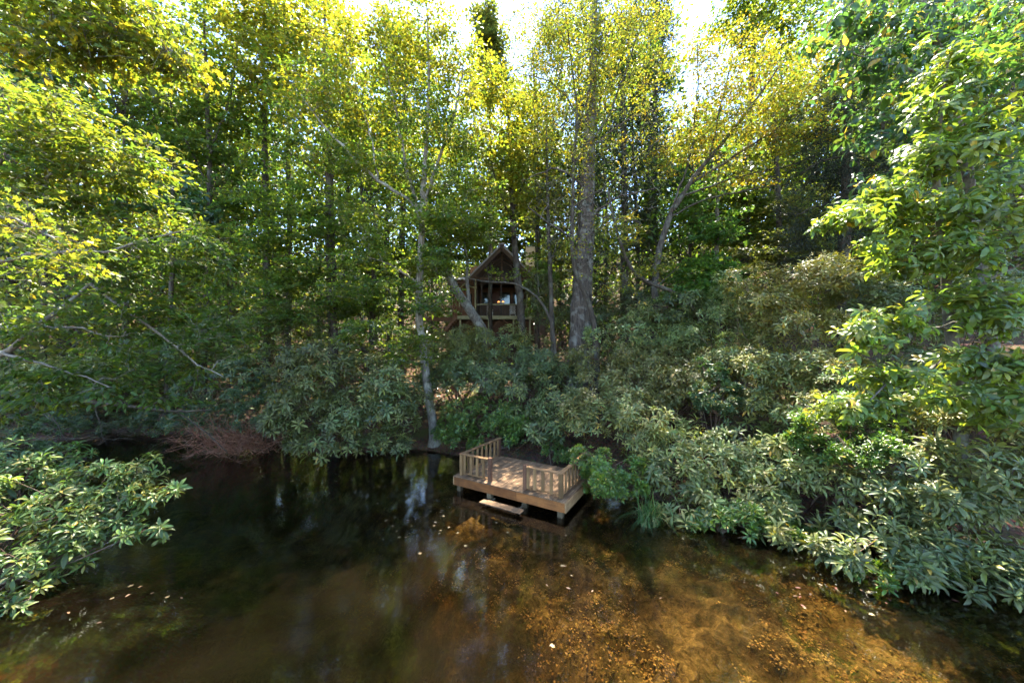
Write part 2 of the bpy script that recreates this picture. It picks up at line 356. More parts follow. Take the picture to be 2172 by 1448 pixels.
def unit(a): return a / np.maximum(np.linalg.norm(a, axis=-1, keepdims=True), 1e-9)
def leaves(tpl, pos, axis, nrm, length, width, col):
    """expand leaf templates into one vertex, triangle and colour array"""
    tv, tt = tpl; n = len(pos)
    a = unit(axis); s = unit(np.cross(nrm, a)); k = np.cross(a, s)
    L = np.broadcast_to(np.asarray(length, float), (n,)); W = np.broadcast_to(np.asarray(width, float), (n,))
    V = pos[:, None, :] + a[:, None, :] * (tv[None, :, 0, None] * L[:, None, None]) + s[:, None, :] * (tv[None, :, 1, None] * W[:, None, None]) + k[:, None, :] * (tv[None, :, 2, None] * L[:, None, None])
    T = tt[None] + (np.arange(n) * len(tv))[:, None, None]
    C = np.repeat(col[:, None, :], len(tv), 1)
    return V.reshape(-1, 3), T.reshape(-1, 3), C.reshape(-1, 3)
def palette(n, cols, rng, jit=0.22, keys=None):
    cols = np.array(cols, float)
    k = rng.integers(0, len(cols), n) if keys is None else keys
    return np.clip(cols[k] * (1 + rng.normal(0, jit, (n, 1))) * (1 + rng.normal(0, 0.06, (n, 3))), 0.004, 0.9)

# ------------------------------------------------------------------ tubes for trunks and branches
def tubes(chains, radii, sides=5):
    """chains (M,K,3), radii (M,K) -> triangles"""
    C = np.asarray(chains, float); Rr = np.asarray(radii, float); Mn, K, _ = C.shape
    d = np.empty_like(C); d[:, 1:-1] = C[:, 2:] - C[:, :-2]; d[:, 0] = C[:, 1] - C[:, 0]; d[:, -1] = C[:, -1] - C[:, -2]; d = unit(d)
    ref = np.where(np.abs(d[..., 2:3]) > 0.9, np.array([1.0, 0, 0]), np.array([0, 0, 1.0]))
    a = unit(np.cross(d, ref)); b = np.cross(d, a)
    th = np.arange(sides) * 2 * math.pi / sides
    V = C[:, :, None, :] + Rr[:, :, None, None] * (a[:, :, None, :] * np.cos(th)[None, None, :, None] + b[:, :, None, :] * np.sin(th)[None, None, :, None])
    base = (np.arange(Mn) * K * sides)[:, None, None] + (np.arange(K - 1) * sides)[None, :, None]
    i = np.arange(sides)[None, None, :]; j = (i + 1) % sides
    q = [base + i, base + j, base + sides + j, base + sides + i]
    T = np.concatenate([np.stack([q[0], q[1], q[2]], -1).reshape(-1, 3), np.stack([q[0], q[2], q[3]], -1).reshape(-1, 3)])
    return V.reshape(-1, 3), T
def join(parts):
    Vs = []; Ts = []; n = 0
    for V, T in parts: Vs.append(V); Ts.append(T + n); n += len(V)
    return np.concatenate(Vs), np.concatenate(Ts)
def resample(pts, step=0.45):
    pts = np.asarray(pts, float); out = [pts[0]]
    for a, b in zip(pts[:-1], pts[1:]):
        k = max(1, int(np.linalg.norm(b[:3] - a[:3]) / step))
        for i in range(1, k + 1): out.append(a + (b - a) * i / k)
    return np.array(out)
def smooth_path(pts, it=2):
    p = np.asarray(pts, float)
    for _ in range(it):
        q = p.copy(); q[1:-1] = 0.25 * p[:-2] + 0.5 * p[1:-1] + 0.25 * p[2:]; p = q
    return p

def trunk_tube(path, sides, rng, rough=0.05, flare=True):
    """path (K,4): xyz + radius; slightly knobbly, flared at the foot"""
    K = len(path); C = path[:, :3]; r = path[:, 3].copy()
    if flare:
        s = np.linalg.norm(C - C[0], axis=1); r = r * (1 + 0.55 * np.exp(-s / 0.45))
    V, T = tubes(C[None], r[None], sides)
    V = V.reshape(K, sides, 3); cen_ = C[:, None, :]
    th = np.arange(sides) * 2 * math.pi / sides
    ridge = 1 + rough * np.sin(th * 3 + rng.uniform(0, 6))[None, :] + rng.normal(0, rough * 0.6, (K, sides))
    return (cen_ + (V - cen_) * ridge[..., None]).reshape(-1, 3), T

# ------------------------------------------------------------------ trees
TIPS = [None, None]; DENS, PERM, SIZM = 1.25, 2.1, 1.15
def make_tree(name, label, cat, trunk, limbs=(), blobs=(), leaf='maple', cols=((0.1, 0.12, 0.02),), size=0.13, aspect=0.85, per=16, spread=0.5, flat=0.45,
              bark='bark', seed=1, group=None, tpl=None, droop=0.25, twig=0.012, updir=0.75, top_cols=None, root_to_ground=True):
    rng = np.random.default_rng(seed)
    path = np.array([[*P(a, b, d), r] for a, b, d, r in trunk])
    base = path[0, :3].copy(); g = gz(base[0], base[1])
    if root_to_ground and base[2] > g - 0.1:
        dirn = path[1, :3] - path[0, :3]
        foot = base.copy(); foot[2] = g - 0.15; path = np.vstack([[*foot, path[0, 3] * 1.12], path]); base = foot
    path = resample(path, 0.5); path[:, :3] = smooth_path(path[:, :3], 2)
    path[1:, :3] += rng.normal(0, 0.02, (len(path) - 1, 3)) * np.clip(path[1:, 3:4] * 6, 0.3, 1)
    big = path[0, 3] > 0.4
    tparts = [trunk_tube(path, 18 if big else 10, rng, 0.09 if big else 0.06)]
    nodes = [path[:, :3]]; nrad = [path[:, 3]]
    for lm in limbs:
        lp = np.array([[*P(q[0], q[1], q[2])] for q in lm]); r0 = lm[0][3] if len(lm[0]) > 3 else 0.07
        rr = np.linspace(r0, r0 * 0.3, len(lp)); lp = resample(np.column_stack([lp, rr]), 0.4)
        lp[:, :3] = smooth_path(lp[:, :3], 2); lp[1:, :3] += rng.normal(0, 0.03, (len(lp) - 1, 3))
        tparts.append(trunk_tube(lp, 7, rng, 0.05, False)); nodes.append(lp[:, :3]); nrad.append(lp[:, 3])
    nd = np.concatenate(nodes); nr = np.concatenate(nrad)
    # attractors inside the crown's lobes
    A = []; 
    for bl in blobs:
        px, py, d, rx, ry, rd, cnt = bl
        c = P(px, py, d); k = d / F; cnt = int(cnt * DENS)
        u = rng.normal(size=(cnt, 3)); u = unit(u) * (rng.random((cnt, 1)) ** 0.42) * np.where(rng.random((cnt, 1)) < 0.18, 1.32, 1.0)
        A.append(c + u * np.array((rx * k, rd, ry * k)))
    A = np.concatenate(A) if A else np.zeros((0, 3))
    root = empty(name, tuple(base)); tag(root, label, cat, group)
    def part(nm, V, T, mat, col=None):
        return mesh_obj(nm, np_mesh(nm, V - base, T, col, mat), root)
    part('trunk', *join(tparts), M[bark])
    if len(A):
        up0 = len(nd); start = np.searchsorted(np.arange(1), 0)
        ok = nd[:, 2] > base[2] + 0.12 * (nd[:, 2].max() - base[2])
        pos = np.zeros((up0 + 3 * len(A) + 1, 3)); rad = np.zeros(len(pos)); use = np.zeros(len(pos), bool)
        pos[:up0] = nd; rad[:up0] = nr; use[:up0] = ok; m = up0
        dist0 = np.array([np.min(np.linalg.norm(nd[ok] - a, axis=1)) for a in A]); order = np.argsort(dist0)
        chains = []; crad = []; tips = []; tdir = []
        for ai in order:
            a = A[ai]
            dv = pos[:m] - a; dd = np.sqrt((dv * dv).sum(1)) + 0.7 * np.clip(dv[:, 2] + 0.05, 0, None) + np.where(use[:m], 0, 1e6)
            j = int(np.argmin(dd)); p0 = pos[j]; L = np.linalg.norm(a - p0) + 1e-6
            r0 = min(rad[j] * 0.72, 0.012 + 0.018 * L); r0 = max(r0, 0.006)
            jit = rng.normal(0, 0.07 * L, (2, 3)); up = np.array((0, 0, 0.06 * L))
            c1 = p0 + (a - p0) * 0.36 + jit[0] + up; c2 = p0 + (a - p0) * 0.7 + jit[1] + up
            chains.append((p0, c1, c2, a)); crad.append((r0, r0 * 0.8, r0 * 0.55, max(twig * 0.45, r0 * 0.28)))
            pos[m:m + 3] = (c1, c2, a); rad[m:m + 3] = (r0 * 0.8, r0 * 0.55, r0 * 0.35); use[m:m + 3] = True; m += 3
            tips.append(a); tdir.append(a - p0)
        tips = np.array(tips); tdir = unit(np.array(tdir)); TIPS[:] = [tips, tdir]
        # fine side twigs
        nt_ = 2 if base[1] < 21 else 1; st = np.repeat(tips, nt_, 0); dr = unit(np.repeat(tdir, nt_, 0) * 0.8 + rng.normal(0, 0.6, (len(st), 3)) * np.array((1, 1, 0.5)))
        ln = spread * rng.uniform(0.5, 1.3, (len(st), 1)); s0 = st - np.repeat(tdir, nt_, 0) * spread * rng.uniform(0, 0.6, (len(st), 1))
        tw = np.stack([s0, s0 + dr * ln * 0.5 + rng.normal(0, 0.02, s0.shape), s0 + dr * ln - np.array((0, 0, 0.1)) * ln], 1)
        wr = np.tile(np.array((twig * 0.6, twig * 0.45, twig * 0.25)), (len(tw), 1))
        part('branches', *join([tubes(chains, crad, 4), tubes(tw, wr, 3)]), M[bark if bark != 'bark_big' else 'twig'])
        if per > 0:
            cnt = np.maximum(1, rng.poisson(per * PERM, len(tips))); idx = np.repeat(np.arange(len(tips)), cnt); nL = len(idx)
            off = rng.normal(0, 1, (nL, 3)) * np.array((spread, spread, spread * flat)) * 0.55
            sn = rng.normal(0, 0.28, (len(tips), 3)) + tdir * np.array((0.35, 0.35, 0)); sn[:, 2] = 1; sn = unit(sn)      # every spray lies in its own tilted plane
            off = off - sn[idx] * (off * sn[idx]).sum(1, keepdims=True) * (1 - 0.5 * flat)
            lp = tips[idx] + off + tdir[idx] * rng.uniform(-0.4, 0.3, (nL, 1)) * spread
            ax = unit(off * np.array((1, 1, 0.3)) + tdir[idx] * 0.5 * spread + rng.normal(0, 0.25, (nL, 3)) * spread); ax[:, 2] -= droop * rng.uniform(0.3, 1.8, nL)
            nm = sn[idx] * updir + rng.normal(0, (1 - updir) * 0.9 + 0.1, (nL, 3))
            keyn = len(cols); tipk = rng.integers(0, keyn, len(tips)); kk = np.where(rng.random(nL) < 0.65, tipk[idx], rng.integers(0, keyn, nL))
            col = palette(nL, cols, rng, 0.2, kk)
            if top_cols is not None:                      # highest boughs have turned first; backlit yellow glow is painted in too
                hz = (lp[:, 2] - tips[:, 2].min()) / max(np.ptp(tips[:, 2]), 0.1); tn = rng.random(len(tips)) * 0.5
                yl = hz > 0.42 + tn[idx]; col[yl] = palette(int(yl.sum()), top_cols, rng, 0.2)
            ls = size * SIZM * rng.uniform(0.65, 1.25, nL)
            tp = tpl or {'maple': T_MAPLE3 if path[0, 1] < 19 else T_DIAMOND, 'birch': T_DIAMOND, 'hemlock': T_DIAMOND, 'magnolia': T_LONG}.get(leaf, T_DIAMOND)
            V, T, C = leaves(tp, lp, ax, nm, ls, ls * aspect, col)
            part('crown', V, T, M[leaf], C)
    return root

# whorls of long leaves: shared by magnolias, rhododendrons and laurels
def whorl_arrays(seed, n, length, width, cone, tpl, cols, layers=2, droop=0.0):
    rng = np.random.default_rng(seed); n = int(n * rng.uniform(0.6, 1.2)); cone = cone + rng.normal(0, 9); ph = np.arange(n) * 2.399 + rng.uniform(0, 6) + rng.normal(0, 0.15, n)
    lay = np.linspace(0, 1, n); el = R(cone) + (lay - 0.4) * R(46) + rng.normal(0, R(8), n)
    ax = np.stack([np.cos(ph) * np.cos(el), np.sin(ph) * np.cos(el), np.sin(el) - droop], 1)
    nm = np.stack([-np.cos(ph) * np.sin(el), -np.sin(ph) * np.sin(el), np.cos(el)], 1) + rng.normal(0, 0.16, (n, 3))
    pos = ax * 0.02 + np.array((0, 0, 1)) * (lay[:, None] - 0.5) * length * 0.3
    ls = length * rng.uniform(0.72, 1.12, n) * (1 - 0.28 * lay)
    c_ = palette(n, cols, rng, 0.16); old = rng.random(n) < 0.035; c_[old] = np.array((0.26, 0.2, 0.05))
    return leaves(tpl, pos, ax, nm, ls, ls * width, c_)
T_LONG6 = (np.array([(0, 0, 0), (0.42, -0.45, 0.06), (0.8, -0.38, -0.04), (1, 0, -0.24), (0.8, 0.38, -0.04), (0.42, 0.45, 0.06)], float), np.array([(0, 1, 5), (1, 2, 4), (1, 4, 5), (2, 3, 4)]))
class Whorls:
    def __init__(s, name, mat, mk, ks):
        variants = [mk(k, False) for k in ks]; s.low = [mk(k, True) for k in ks]
        s.name = name; s.mat = mat; s.var = variants; s.me = [np_mesh(name, *v[:2], v[2], mat) for v in variants]
def place_whorls(wh, root, base, pos, axis, scale, tone, rng, n_parts, part_name='leaf_cluster', rest_name='foliage'):
    """nearest and most open whorls become parts of their own, the rest one joined foliage part"""
    n = len(pos); axis = unit(axis); v = rng.integers(0, len(wh.var), n); rot = rng.uniform(0, 6.283, n)
    ref = np.where(np.abs(axis[:, 2:3]) > 0.95, np.array([1.0, 0, 0]), np.array([0, 0, 1.0]))
    a = unit(np.cross(ref, axis)); b = np.cross(axis, a); cs, sn = np.cos(rot)[:, None], np.sin(rot)[:, None]
    X = a * cs + b * sn; Y = -a * sn + b * cs
    view = unit(pos - np.array((0, 0, CAMZ))); dist = np.linalg.norm(pos - np.array((0, 0, CAMZ)), axis=1)
    score = -(axis * view).sum(1) * 2.0 - dist * 0.8 + rng.normal(0, 0.35, n)
    order = np.argsort(-score); top = set(order[:n_parts].tolist())
    Vs = []; Ts = []; Cs = []; off = 0
    for i in range(n):
        if i in top:
            o = bpy.data.objects.new(part_name, wh.me[v[i]]); s_ = scale[i]
            Mx = Matrix(((X[i, 0] * s_, Y[i, 0] * s_, axis[i, 0] * s_, pos[i, 0] - base[0]), (X[i, 1] * s_, Y[i, 1] * s_, axis[i, 1] * s_, pos[i, 1] - base[1]),
                         (X[i, 2] * s_, Y[i, 2] * s_, axis[i, 2] * s_, pos[i, 2] - base[2]), (0, 0, 0, 1)))
            link(o, root); o.matrix_local = Mx
    rest = [i for i in range(n) if i not in top]
    for k in range(len(wh.var)):
        ids = np.array([i for i in rest if v[i] == k], int)
        if not len(ids): continue
        V, T, C = wh.low[k]; fr = np.stack([X[ids], Y[ids], axis[ids]], 1) * scale[ids][:, None, None]
        W = np.einsum('vk,nkj->nvj', V, fr) + (pos[ids] - base)[:, None, :]
        Vs.append(W.reshape(-1, 3)); Ts.append((T[None] + (np.arange(len(ids)) * len(V))[:, None, None]).reshape(-1, 3) + off); off += len(ids) * len(V)
        Cs.append((C[None] * tone[ids][:, None, None]).reshape(-1, 3))
    if Vs:
        o = mesh_obj(rest_name, np_mesh(rest_name, np.concatenate(Vs), np.concatenate(Ts), np.concatenate(Cs), wh.mat), root); o['kind'] = 'stuff'

RH_A = [(0.096, 0.124, 0.046), (0.115, 0.144, 0.05), (0.078, 0.104, 0.043), (0.075, 0.095, 0.036)]
RH_B = [(0.145, 0.168, 0.064), (0.168, 0.187, 0.07), (0.12, 0.145, 0.058), (0.13, 0.14, 0.04)]  # brighter leaf greens: sun on the right bank put into the colour
RH_C = [(0.078, 0.125, 0.032), (0.095, 0.145, 0.036), (0.066, 0.11, 0.032), (0.13, 0.14, 0.035)]
W_DARK = Whorls('rhododendron_whorl', M['rhodo'], lambda k, low: whorl_arrays(k, 11, 0.3, 0.27, 8, T_LONG6 if low else T_LONG, RH_A), range(40, 50))
W_OLIVE = Whorls('rhododendron_whorl', M['rhodo'], lambda k, low: whorl_arrays(k, 11, 0.3, 0.26, 14, T_LONG6 if low else T_LONG, RH_B), range(60, 70))
W_FRESH = Whorls('rhododendron_whorl', M['rhodo'], lambda k, low: whorl_arrays(k, 11, 0.3, 0.3, 12, T_LONG6 if low else T_LONG, RH_C), range(80, 90))
LA = [(0.065, 0.125, 0.02), (0.09, 0.155, 0.022), (0.05, 0.105, 0.022), (0.11, 0.16, 0.022)]
W_LAUREL = Whorls('laurel_sprig', M['laurel'], lambda k, low: whorl_arrays(k, 12, 0.15, 0.36, 28, T_DIAMOND if low else T_OVAL, LA), range(100, 105))
LB = [(0.045, 0.085, 0.03), (0.06, 0.1, 0.035)]
W_SMALL = Whorls('shrub_sprig', M['laurel'], lambda k, low: whorl_arrays(k, 12, 0.17, 0.34, 14, T_DIAMOND if low else T_OVAL, LB), range(120, 125))
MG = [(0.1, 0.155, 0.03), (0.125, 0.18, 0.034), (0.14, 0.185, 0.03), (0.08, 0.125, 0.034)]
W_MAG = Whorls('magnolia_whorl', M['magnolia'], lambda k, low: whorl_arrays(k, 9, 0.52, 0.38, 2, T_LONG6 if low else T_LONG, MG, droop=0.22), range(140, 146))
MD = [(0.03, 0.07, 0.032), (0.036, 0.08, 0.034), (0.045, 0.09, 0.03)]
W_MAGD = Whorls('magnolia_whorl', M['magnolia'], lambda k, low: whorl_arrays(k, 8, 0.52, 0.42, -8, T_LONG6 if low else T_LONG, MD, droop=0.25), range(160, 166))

def make_shrub(name, label, blobs, wh, seed, n_parts=120, dens=7.0, group=None, cat='shrub', scale=1.0, up=0.55, lobe=0.5, stems=6, part_name='leaf_cluster', inner=0.08):
    """mound of leafy lobes; blobs: (px, py, d, rx px, ry px, depth radius m)"""
    rng = np.random.default_rng(seed); pos = []; axs = []; cents = []
    for px, py, d, rx, ry, rd in blobs:
        c = P(px, py, d); r = np.array((rx * d / F, rd, ry * d / F)) * 1.12; cents.append((c, r))
        area = 4 * math.pi * ((r[0] * r[1]) ** 1.6 / 3 + (r[0] * r[2]) ** 1.6 / 3 + (r[1] * r[2]) ** 1.6 / 3) ** (1 / 1.6)
        nl = int(np.clip(area / 1.7, 9, 80))
        u = unit(rng.normal(size=(nl, 3))); u[:, 2] = np.abs(u[:, 2]) * 1.0 - 0.35; u[:, 1] -= 0.25; u = unit(u)
        lc = c + u * r * rng.uniform(0.5, 0.98, (nl, 1)); lr = lobe * np.mean(r) * rng.uniform(0.4, 1.1, nl)
        n = int(area * dens * 1.35); k = rng.integers(0, nl, n)
        dv = unit(rng.normal(size=(n, 3)) + u[k] * 1.0 + np.array((0, -0.25, 0.3)))
        pos.append(lc[k] + dv * lr[k][:, None] * rng.uniform(0.8, 1.06, (n, 1)) * np.array((1.1, 1.1, 0.85))); axs.append(dv)
        ni = int(n * inner); q = unit(rng.normal(size=(ni, 3))); pos.append(c + q * r * rng.uniform(0.3, 0.8, (ni, 1))); axs.append(q)
    pos = np.concatenate(pos); axs = np.concatenate(axs)
    gl = ground_z(pos[:, 0], pos[:, 1]); keep = (pos[:, 2] > np.maximum(gl, 0.0) + 0.08) & ~((axs[:, 1] > 0.45) & (rng.random(len(pos)) < 0.7))
    pos = pos[keep]; axs = axs[keep]
    axis = unit(axs * (1 - up) + np.array((0, -0.1, 1)) * up + rng.normal(0, 0.2, axs.shape))
    c0 = np.mean([c for c, r in cents], 0)
    shore = c0.copy()
    for _ in range(60):
        if pond_dist(shore[0:1], shore[1:2])[0] > 0.15: break
        q_ = pond_dist(shore[0] + np.array((0.2, -0.2, 0, 0)), shore[1] + np.array((0, 0, 0.2, -0.2))); gr_ = np.array((q_[0] - q_[1], q_[2] - q_[3]))
        shore[:2] += 0.12 * gr_ / max(np.linalg.norm(gr_), 1e-6)
    base = np.array((shore[0], shore[1], gz(shore[0], shore[1])))
    root = empty(name, tuple(base)); tag(root, label, cat, group)
    ch = []; cr = []
    tgt = np.concatenate([[c + (rng.random(3) - 0.5) * r for _ in range(stems)] for c, r in cents])
    for q in tgt:
        b0 = base + np.array((rng.normal(0, 0.25), rng.normal(0, 0.2), -0.12)); mid = b0 * 0.5 + q * 0.5 + rng.normal(0, 0.15, 3)
        ch.append((b0, b0 * 0.75 + mid * 0.25 + np.array((0, 0, 0.15)), mid, q)); r0 = rng.uniform(0.018, 0.04); cr.append((r0, r0 * 0.8, r0 * 0.6, r0 * 0.3))
    pick = rng.choice(len(pos), min(len(pos), 80), replace=False)
    for i in pick:
        j = np.argmin(np.linalg.norm(tgt - pos[i], axis=1)); a = tgt[j]; mm = (a + pos[i]) / 2 + rng.normal(0, 0.05, 3)
        ch.append((a, a * 0.6 + mm * 0.4, mm, pos[i])); cr.append((0.012, 0.01, 0.008, 0.005))
    V, T = tubes(ch, cr, 4); mesh_obj('stems', np_mesh('stems', V - base, T, None, M['stem']), root)
    sc_ = scale * np.clip(rng.normal(0.93, 0.2, len(pos)), 0.5, 1.35); tone = rng.uniform(0.72, 1.28, len(pos))
    place_whorls(wh, root, base, pos, axis, sc_, tone, rng, n_parts, part_name)
    return root

def make_magnolia(name, label, trunk, limbs, blobs, wh, seed, n_parts, bark='bark', scale=1.0, per=1):
    """magnolia: branch tips each carry a whorl of very large drooping leaves"""
    rng = np.random.default_rng(seed)
    root = make_tree(name, label, 'tree', trunk, limbs, blobs, per=0, bark=bark, seed=seed, spread=0.25)
    base = np.array(root.location)
    tips, tdir = TIPS; A = [tips]; ax = [tdir * 0.6 + np.array((0, -0.1, 0.75))]
    for _ in range(per - 1): A.append(tips + rng.normal(0, 0.3 * scale, tips.shape) * np.array((1, 1, 0.6))); ax.append(tdir * 0.5 + np.array((0, -0.15, 0.6)))
    A = np.concatenate(A); ax = np.concatenate(ax) + rng.normal(0, 0.3, (len(A), 3))
    place_whorls(wh, root, base, A, ax, scale * rng.uniform(0.75, 1.15, len(A)), rng.uniform(0.75, 1.25, len(A)), rng, n_parts, 'leaf_cluster', 'crown')
    return root

# ------------------------------------------------------------------ the dock
WOODS = dict(deck=wood_mat('deck_board_wood', (0.133, 0.073, 0.035), (0.302, 0.183, 0.094), (0.062, 0.033, 0.017), 1, 0.75, 0.7),
             rail=wood_mat('rail_wood', (0.196, 0.097, 0.037), (0.355, 0.198, 0.083), (0.089, 0.049, 0.026), 0, 0.8, 0.6),
             railv=wood_mat('upright_wood', (0.169, 0.093, 0.034), (0.319, 0.186, 0.077), (0.080, 0.044, 0.023), 2, 0.8, 0.5),
             dark=wood_mat('dark_upright_wood', (0.080, 0.037, 0.020), (0.169, 0.082, 0.043), (0.053, 0.030, 0.017), 2, 0.8, 0.5),
             fascia=wood_mat('fascia_wood', (0.230, 0.082, 0.021), (0.418, 0.164, 0.046), (0.107, 0.044, 0.017), 0, 0.7, 0.6),
             side=wood_mat('side_fascia_wood', (0.230, 0.134, 0.057), (0.373, 0.231, 0.108), (0.160, 0.082, 0.034), 1, 0.75, 0.5),  # paler than the front fascia: light on the side put into the colour
             pile=wood_mat('pile_wood', (0.107, 0.075, 0.040), (0.222, 0.164, 0.091), (0.044, 0.037, 0.020), 2, 0.9, 0.6))
dock = empty('wooden_dock', (-2.07, 12.17, 0.0), math.atan2(-0.509, 0.861))
tag(dock, 'small weathered wooden dock with low slatted railings standing in the pond', 'dock')
DW, DD, DZ = 4.2, 2.75, 0.53
b0 = MB().box(-0.068, 0.068, 0, DD + 0.03, -0.038, 0).build('deck_board', WOODS['deck'], dock, 0.004); bme = b0.data
nb = 30; pitch = (DW + 0.04) / nb
rb = random.Random(3)
for i in range(nb):
    o = b0 if i == 0 else mesh_obj('deck_board', bme, dock)
    o.location = (-0.02 + pitch * (i + 0.5), -0.025 + rb.uniform(-0.006, 0.006), DZ + rb.uniform(-0.003, 0.003)); o.rotation_euler = (0, 0, rb.uniform(-0.002, 0.002))
def dbox(name, mat, *b, bevel=0.006, grain=None):
    x0, x1, y0, y1, z0, z1 = b; c = ((x0 + x1) / 2, (y0 + y1) / 2, (z0 + z1) / 2)
    return MB().box(x0 - c[0], x1 - c[0], y0 - c[1], y1 - c[1], z0 - c[2], z1 - c[2]).build(name, WOODS[mat], dock, bevel, loc=c)
dbox('front_fascia', 'fascia', 0.002, 2.56, 0, 0.04, 0.2, DZ - 0.042); dbox('front_fascia', 'fascia', 2.564, DW - 0.002, 0, 0.04, 0.2, DZ - 0.042)
dbox('side_fascia', 'side', -0.04, 0, 0.0, DD, 0.2, DZ - 0.042); dbox('side_fascia', 'side', DW, DW + 0.04, 0.0, DD, 0.2, DZ - 0.042)
for y in (0.7, 1.4, 2.1): dbox('joist', 'pile', 0.05, DW - 0.05, y, y + 0.05, 0.22, DZ - 0.045)
for x, y in ((0.17, 0.12), (1.45, 0.14), (2.8, 0.14), (4.02, 0.12), (0.2, 2.3), (4.0, 2.3)): dbox('pile', 'pile', x - 0.085, x + 0.085, y - 0.07, y + 0.1, -1.4, 0.26, bevel=0.012)
RT = DZ + 0.77
for x, y, m, z1 in ((0.2, 0.2, 'railv', RT - 0.04), (1.42, 0.2, 'dark', RT + 0.035), (2.78, 0.2, 'dark', RT + 0.035), (4.0, 0.2, 'railv', RT - 0.04), (0.2, 2.66, 'dark', RT - 0.04), (4.0, 2.66, 'dark', RT - 0.04)):
    dbox('post', m, x - 0.062, x + 0.062, y - 0.062, y + 0.062, DZ + 0.002, z1, bevel=0.01)
for x0, x1 in ((0.27, 1.355), (2.845, 3.925)):
    dbox('top_rail', 'rail', x0, x1, 0.125, 0.275, RT - 0.038, RT, bevel=0.006); dbox('bottom_rail', 'rail', x0 - 0.005, x1 + 0.005, 0.185, 0.235, DZ + 0.055, DZ + 0.1)
for x in (0.2, 4.0):
    o = MB().box(-1.32, 1.32, -0.072, 0.072, -0.019, 0.019).build('top_rail', WOODS['rail'], dock, 0.006); o.location = (x, 1.42, RT - 0.019); o.rotation_euler = (0, 0, R(90))
    o = MB().box(-1.16, 1.16, -0.022, 0.022, -0.022, 0.022).build('bottom_rail', WOODS['rail'], dock, 0.004); o.location = (x, 1.43, DZ + 0.077); o.rotation_euler = (0, 0, R(90))
bal = MB().box(-0.05, 0.05, -0.018, 0.018, 0, 0.66).build('baluster', WOODS['railv'], dock, 0.004); first = True
spots = [(x, 0.164, 0) for x in (0.36, 0.63, 0.9, 1.17, 2.9, 3.14, 3.42, 3.7)] + [(x, y, 90) for x in (0.242, 4.042) for y in (0.5, 0.79, 1.08, 1.37, 1.66, 1.95, 2.24, 2.5)]
for x, y, a in spots:
    o = bal if first else mesh_obj('baluster', bal.data, dock); first = False
    o.location = (x, y, DZ + 0.07); o.rotation_euler = (rb.uniform(-0.01, 0.01), 0, R(a))
dbox('step_plank', 'deck', 1.5, 3.0, -0.55, -0.27, 0.1, 0.142)
for x in (1.72, 2.78): dbox('step_bracket', 'pile', x - 0.03, x + 0.03, -0.5, 0.04, 0.055, 0.098)

# ------------------------------------------------------------------ the house on the slope
HM = dict(cream=plain_mat('olive_cream_paint', (0.25, 0.23, 0.12), 0.6), brown=wood_mat('brown_stained_board', (0.06, 0.035, 0.02), (0.13, 0.075, 0.042), None, 2, 0.7),
          red=wood_mat('red_brown_board', (0.09, 0.045, 0.025), (0.17, 0.085, 0.045), None, 0, 0.7), shingle=plain_mat('grey_shingle', (0.3, 0.27, 0.26), 0.9, 0.1, 0, 0.3, 14),
          tan=plain_mat('tan_siding', (0.55, 0.43, 0.27), 0.7, 0.2), dark=plain_mat('dark_frame', (0.05, 0.035, 0.025), 0.6), door=plain_mat('door_wood', (0.09, 0.035, 0.02), 0.5),
          glass=plain_mat('window_glass', (0.06, 0.07, 0.06), 0.05, 0.8, 0.4, 0.1), white=plain_mat('pale_chair_paint', (0.6, 0.55, 0.48), 0.6), lattice=plain_mat('lattice_wood', (0.13, 0.06, 0.03), 0.8))
m_, t_, o_ = new_mat('lit_amber_shade'); e_ = N(t_, 'ShaderNodeEmission', Strength=0.4); e_.inputs[0].default_value = (1.0, 0.36, 0.1, 1); t_.links.new(e_.outputs[0], o_.inputs[0]); HM['lamp'] = m_
HO = P(1063, 672, 30); HS = 30 / F
house = empty('lake_house', tuple(HO)); tag(house, 'brown wooden house with screened gable porch half hidden behind tree trunks', 'house')
def X_(px): return (px - 1063) * HS
def Z_(py): return (672 - py) * HS
def hbar(name, mat, a, b, wd, th, up=(0, 0, 1), parent=None): return MB().bar(a, b, wd, th, up).build(name, HM[mat], parent or house)
def hbox(name, mat, *b, parent=None, bevel=0.0): return MB().box(*b).build(name, HM[mat], parent or house, bevel)
xl, xr = X_(1008.5), X_(1118)
hbox('rim_beam', 'cream', X_(970), X_(1128), -0.06, 0.0, Z_(677), Z_(669.5), bevel=0.01)
hbox('porch_floor', 'brown', X_(971), X_(1127), 0.0, 4.2, -0.12, 0.06)
for x in (xl, xr): hbox('corner_post', 'cream', x - 0.07, x + 0.07, -0.03, 0.11, Z_(669.3), Z_(591), bevel=0.01)
for x in (xl + 0.55, X_(1063), xr - 0.5): hbox('screen_post', 'dark', x - 0.04, x + 0.04, 0.02, 0.1, Z_(669.3), Z_(593))
hbox('tie_beam', 'brown', xl - 0.1, xr + 0.1, 0.0, 0.14, Z_(594), Z_(587.5))
hbox('rail_cap', 'cream', xl + 0.08, xr - 0.08, -0.02, 0.09, Z_(646.5), Z_(644.4)); hbox('rail_foot', 'dark', xl + 0.08, xr - 0.08, 0.02, 0.06, Z_(667.5), Z_(666.2))
bl = MB().box(-0.018, 0.018, -0.018, 0.018, Z_(666.1), Z_(646.6)).build('rail_baluster', HM['dark'], house); k = 0
nbal = 34
for i in range(nbal):
    o = bl if i == 0 else mesh_obj('rail_baluster', bl.data, house); o.location = (xl + 0.16 + (xr - xl - 0.32) * i / (nbal - 1), 0.04, 0)
pk = (X_(1064.5), Z_(530)); el, er = (X_(997), Z_(597)), (X_(1132), Z_(597))
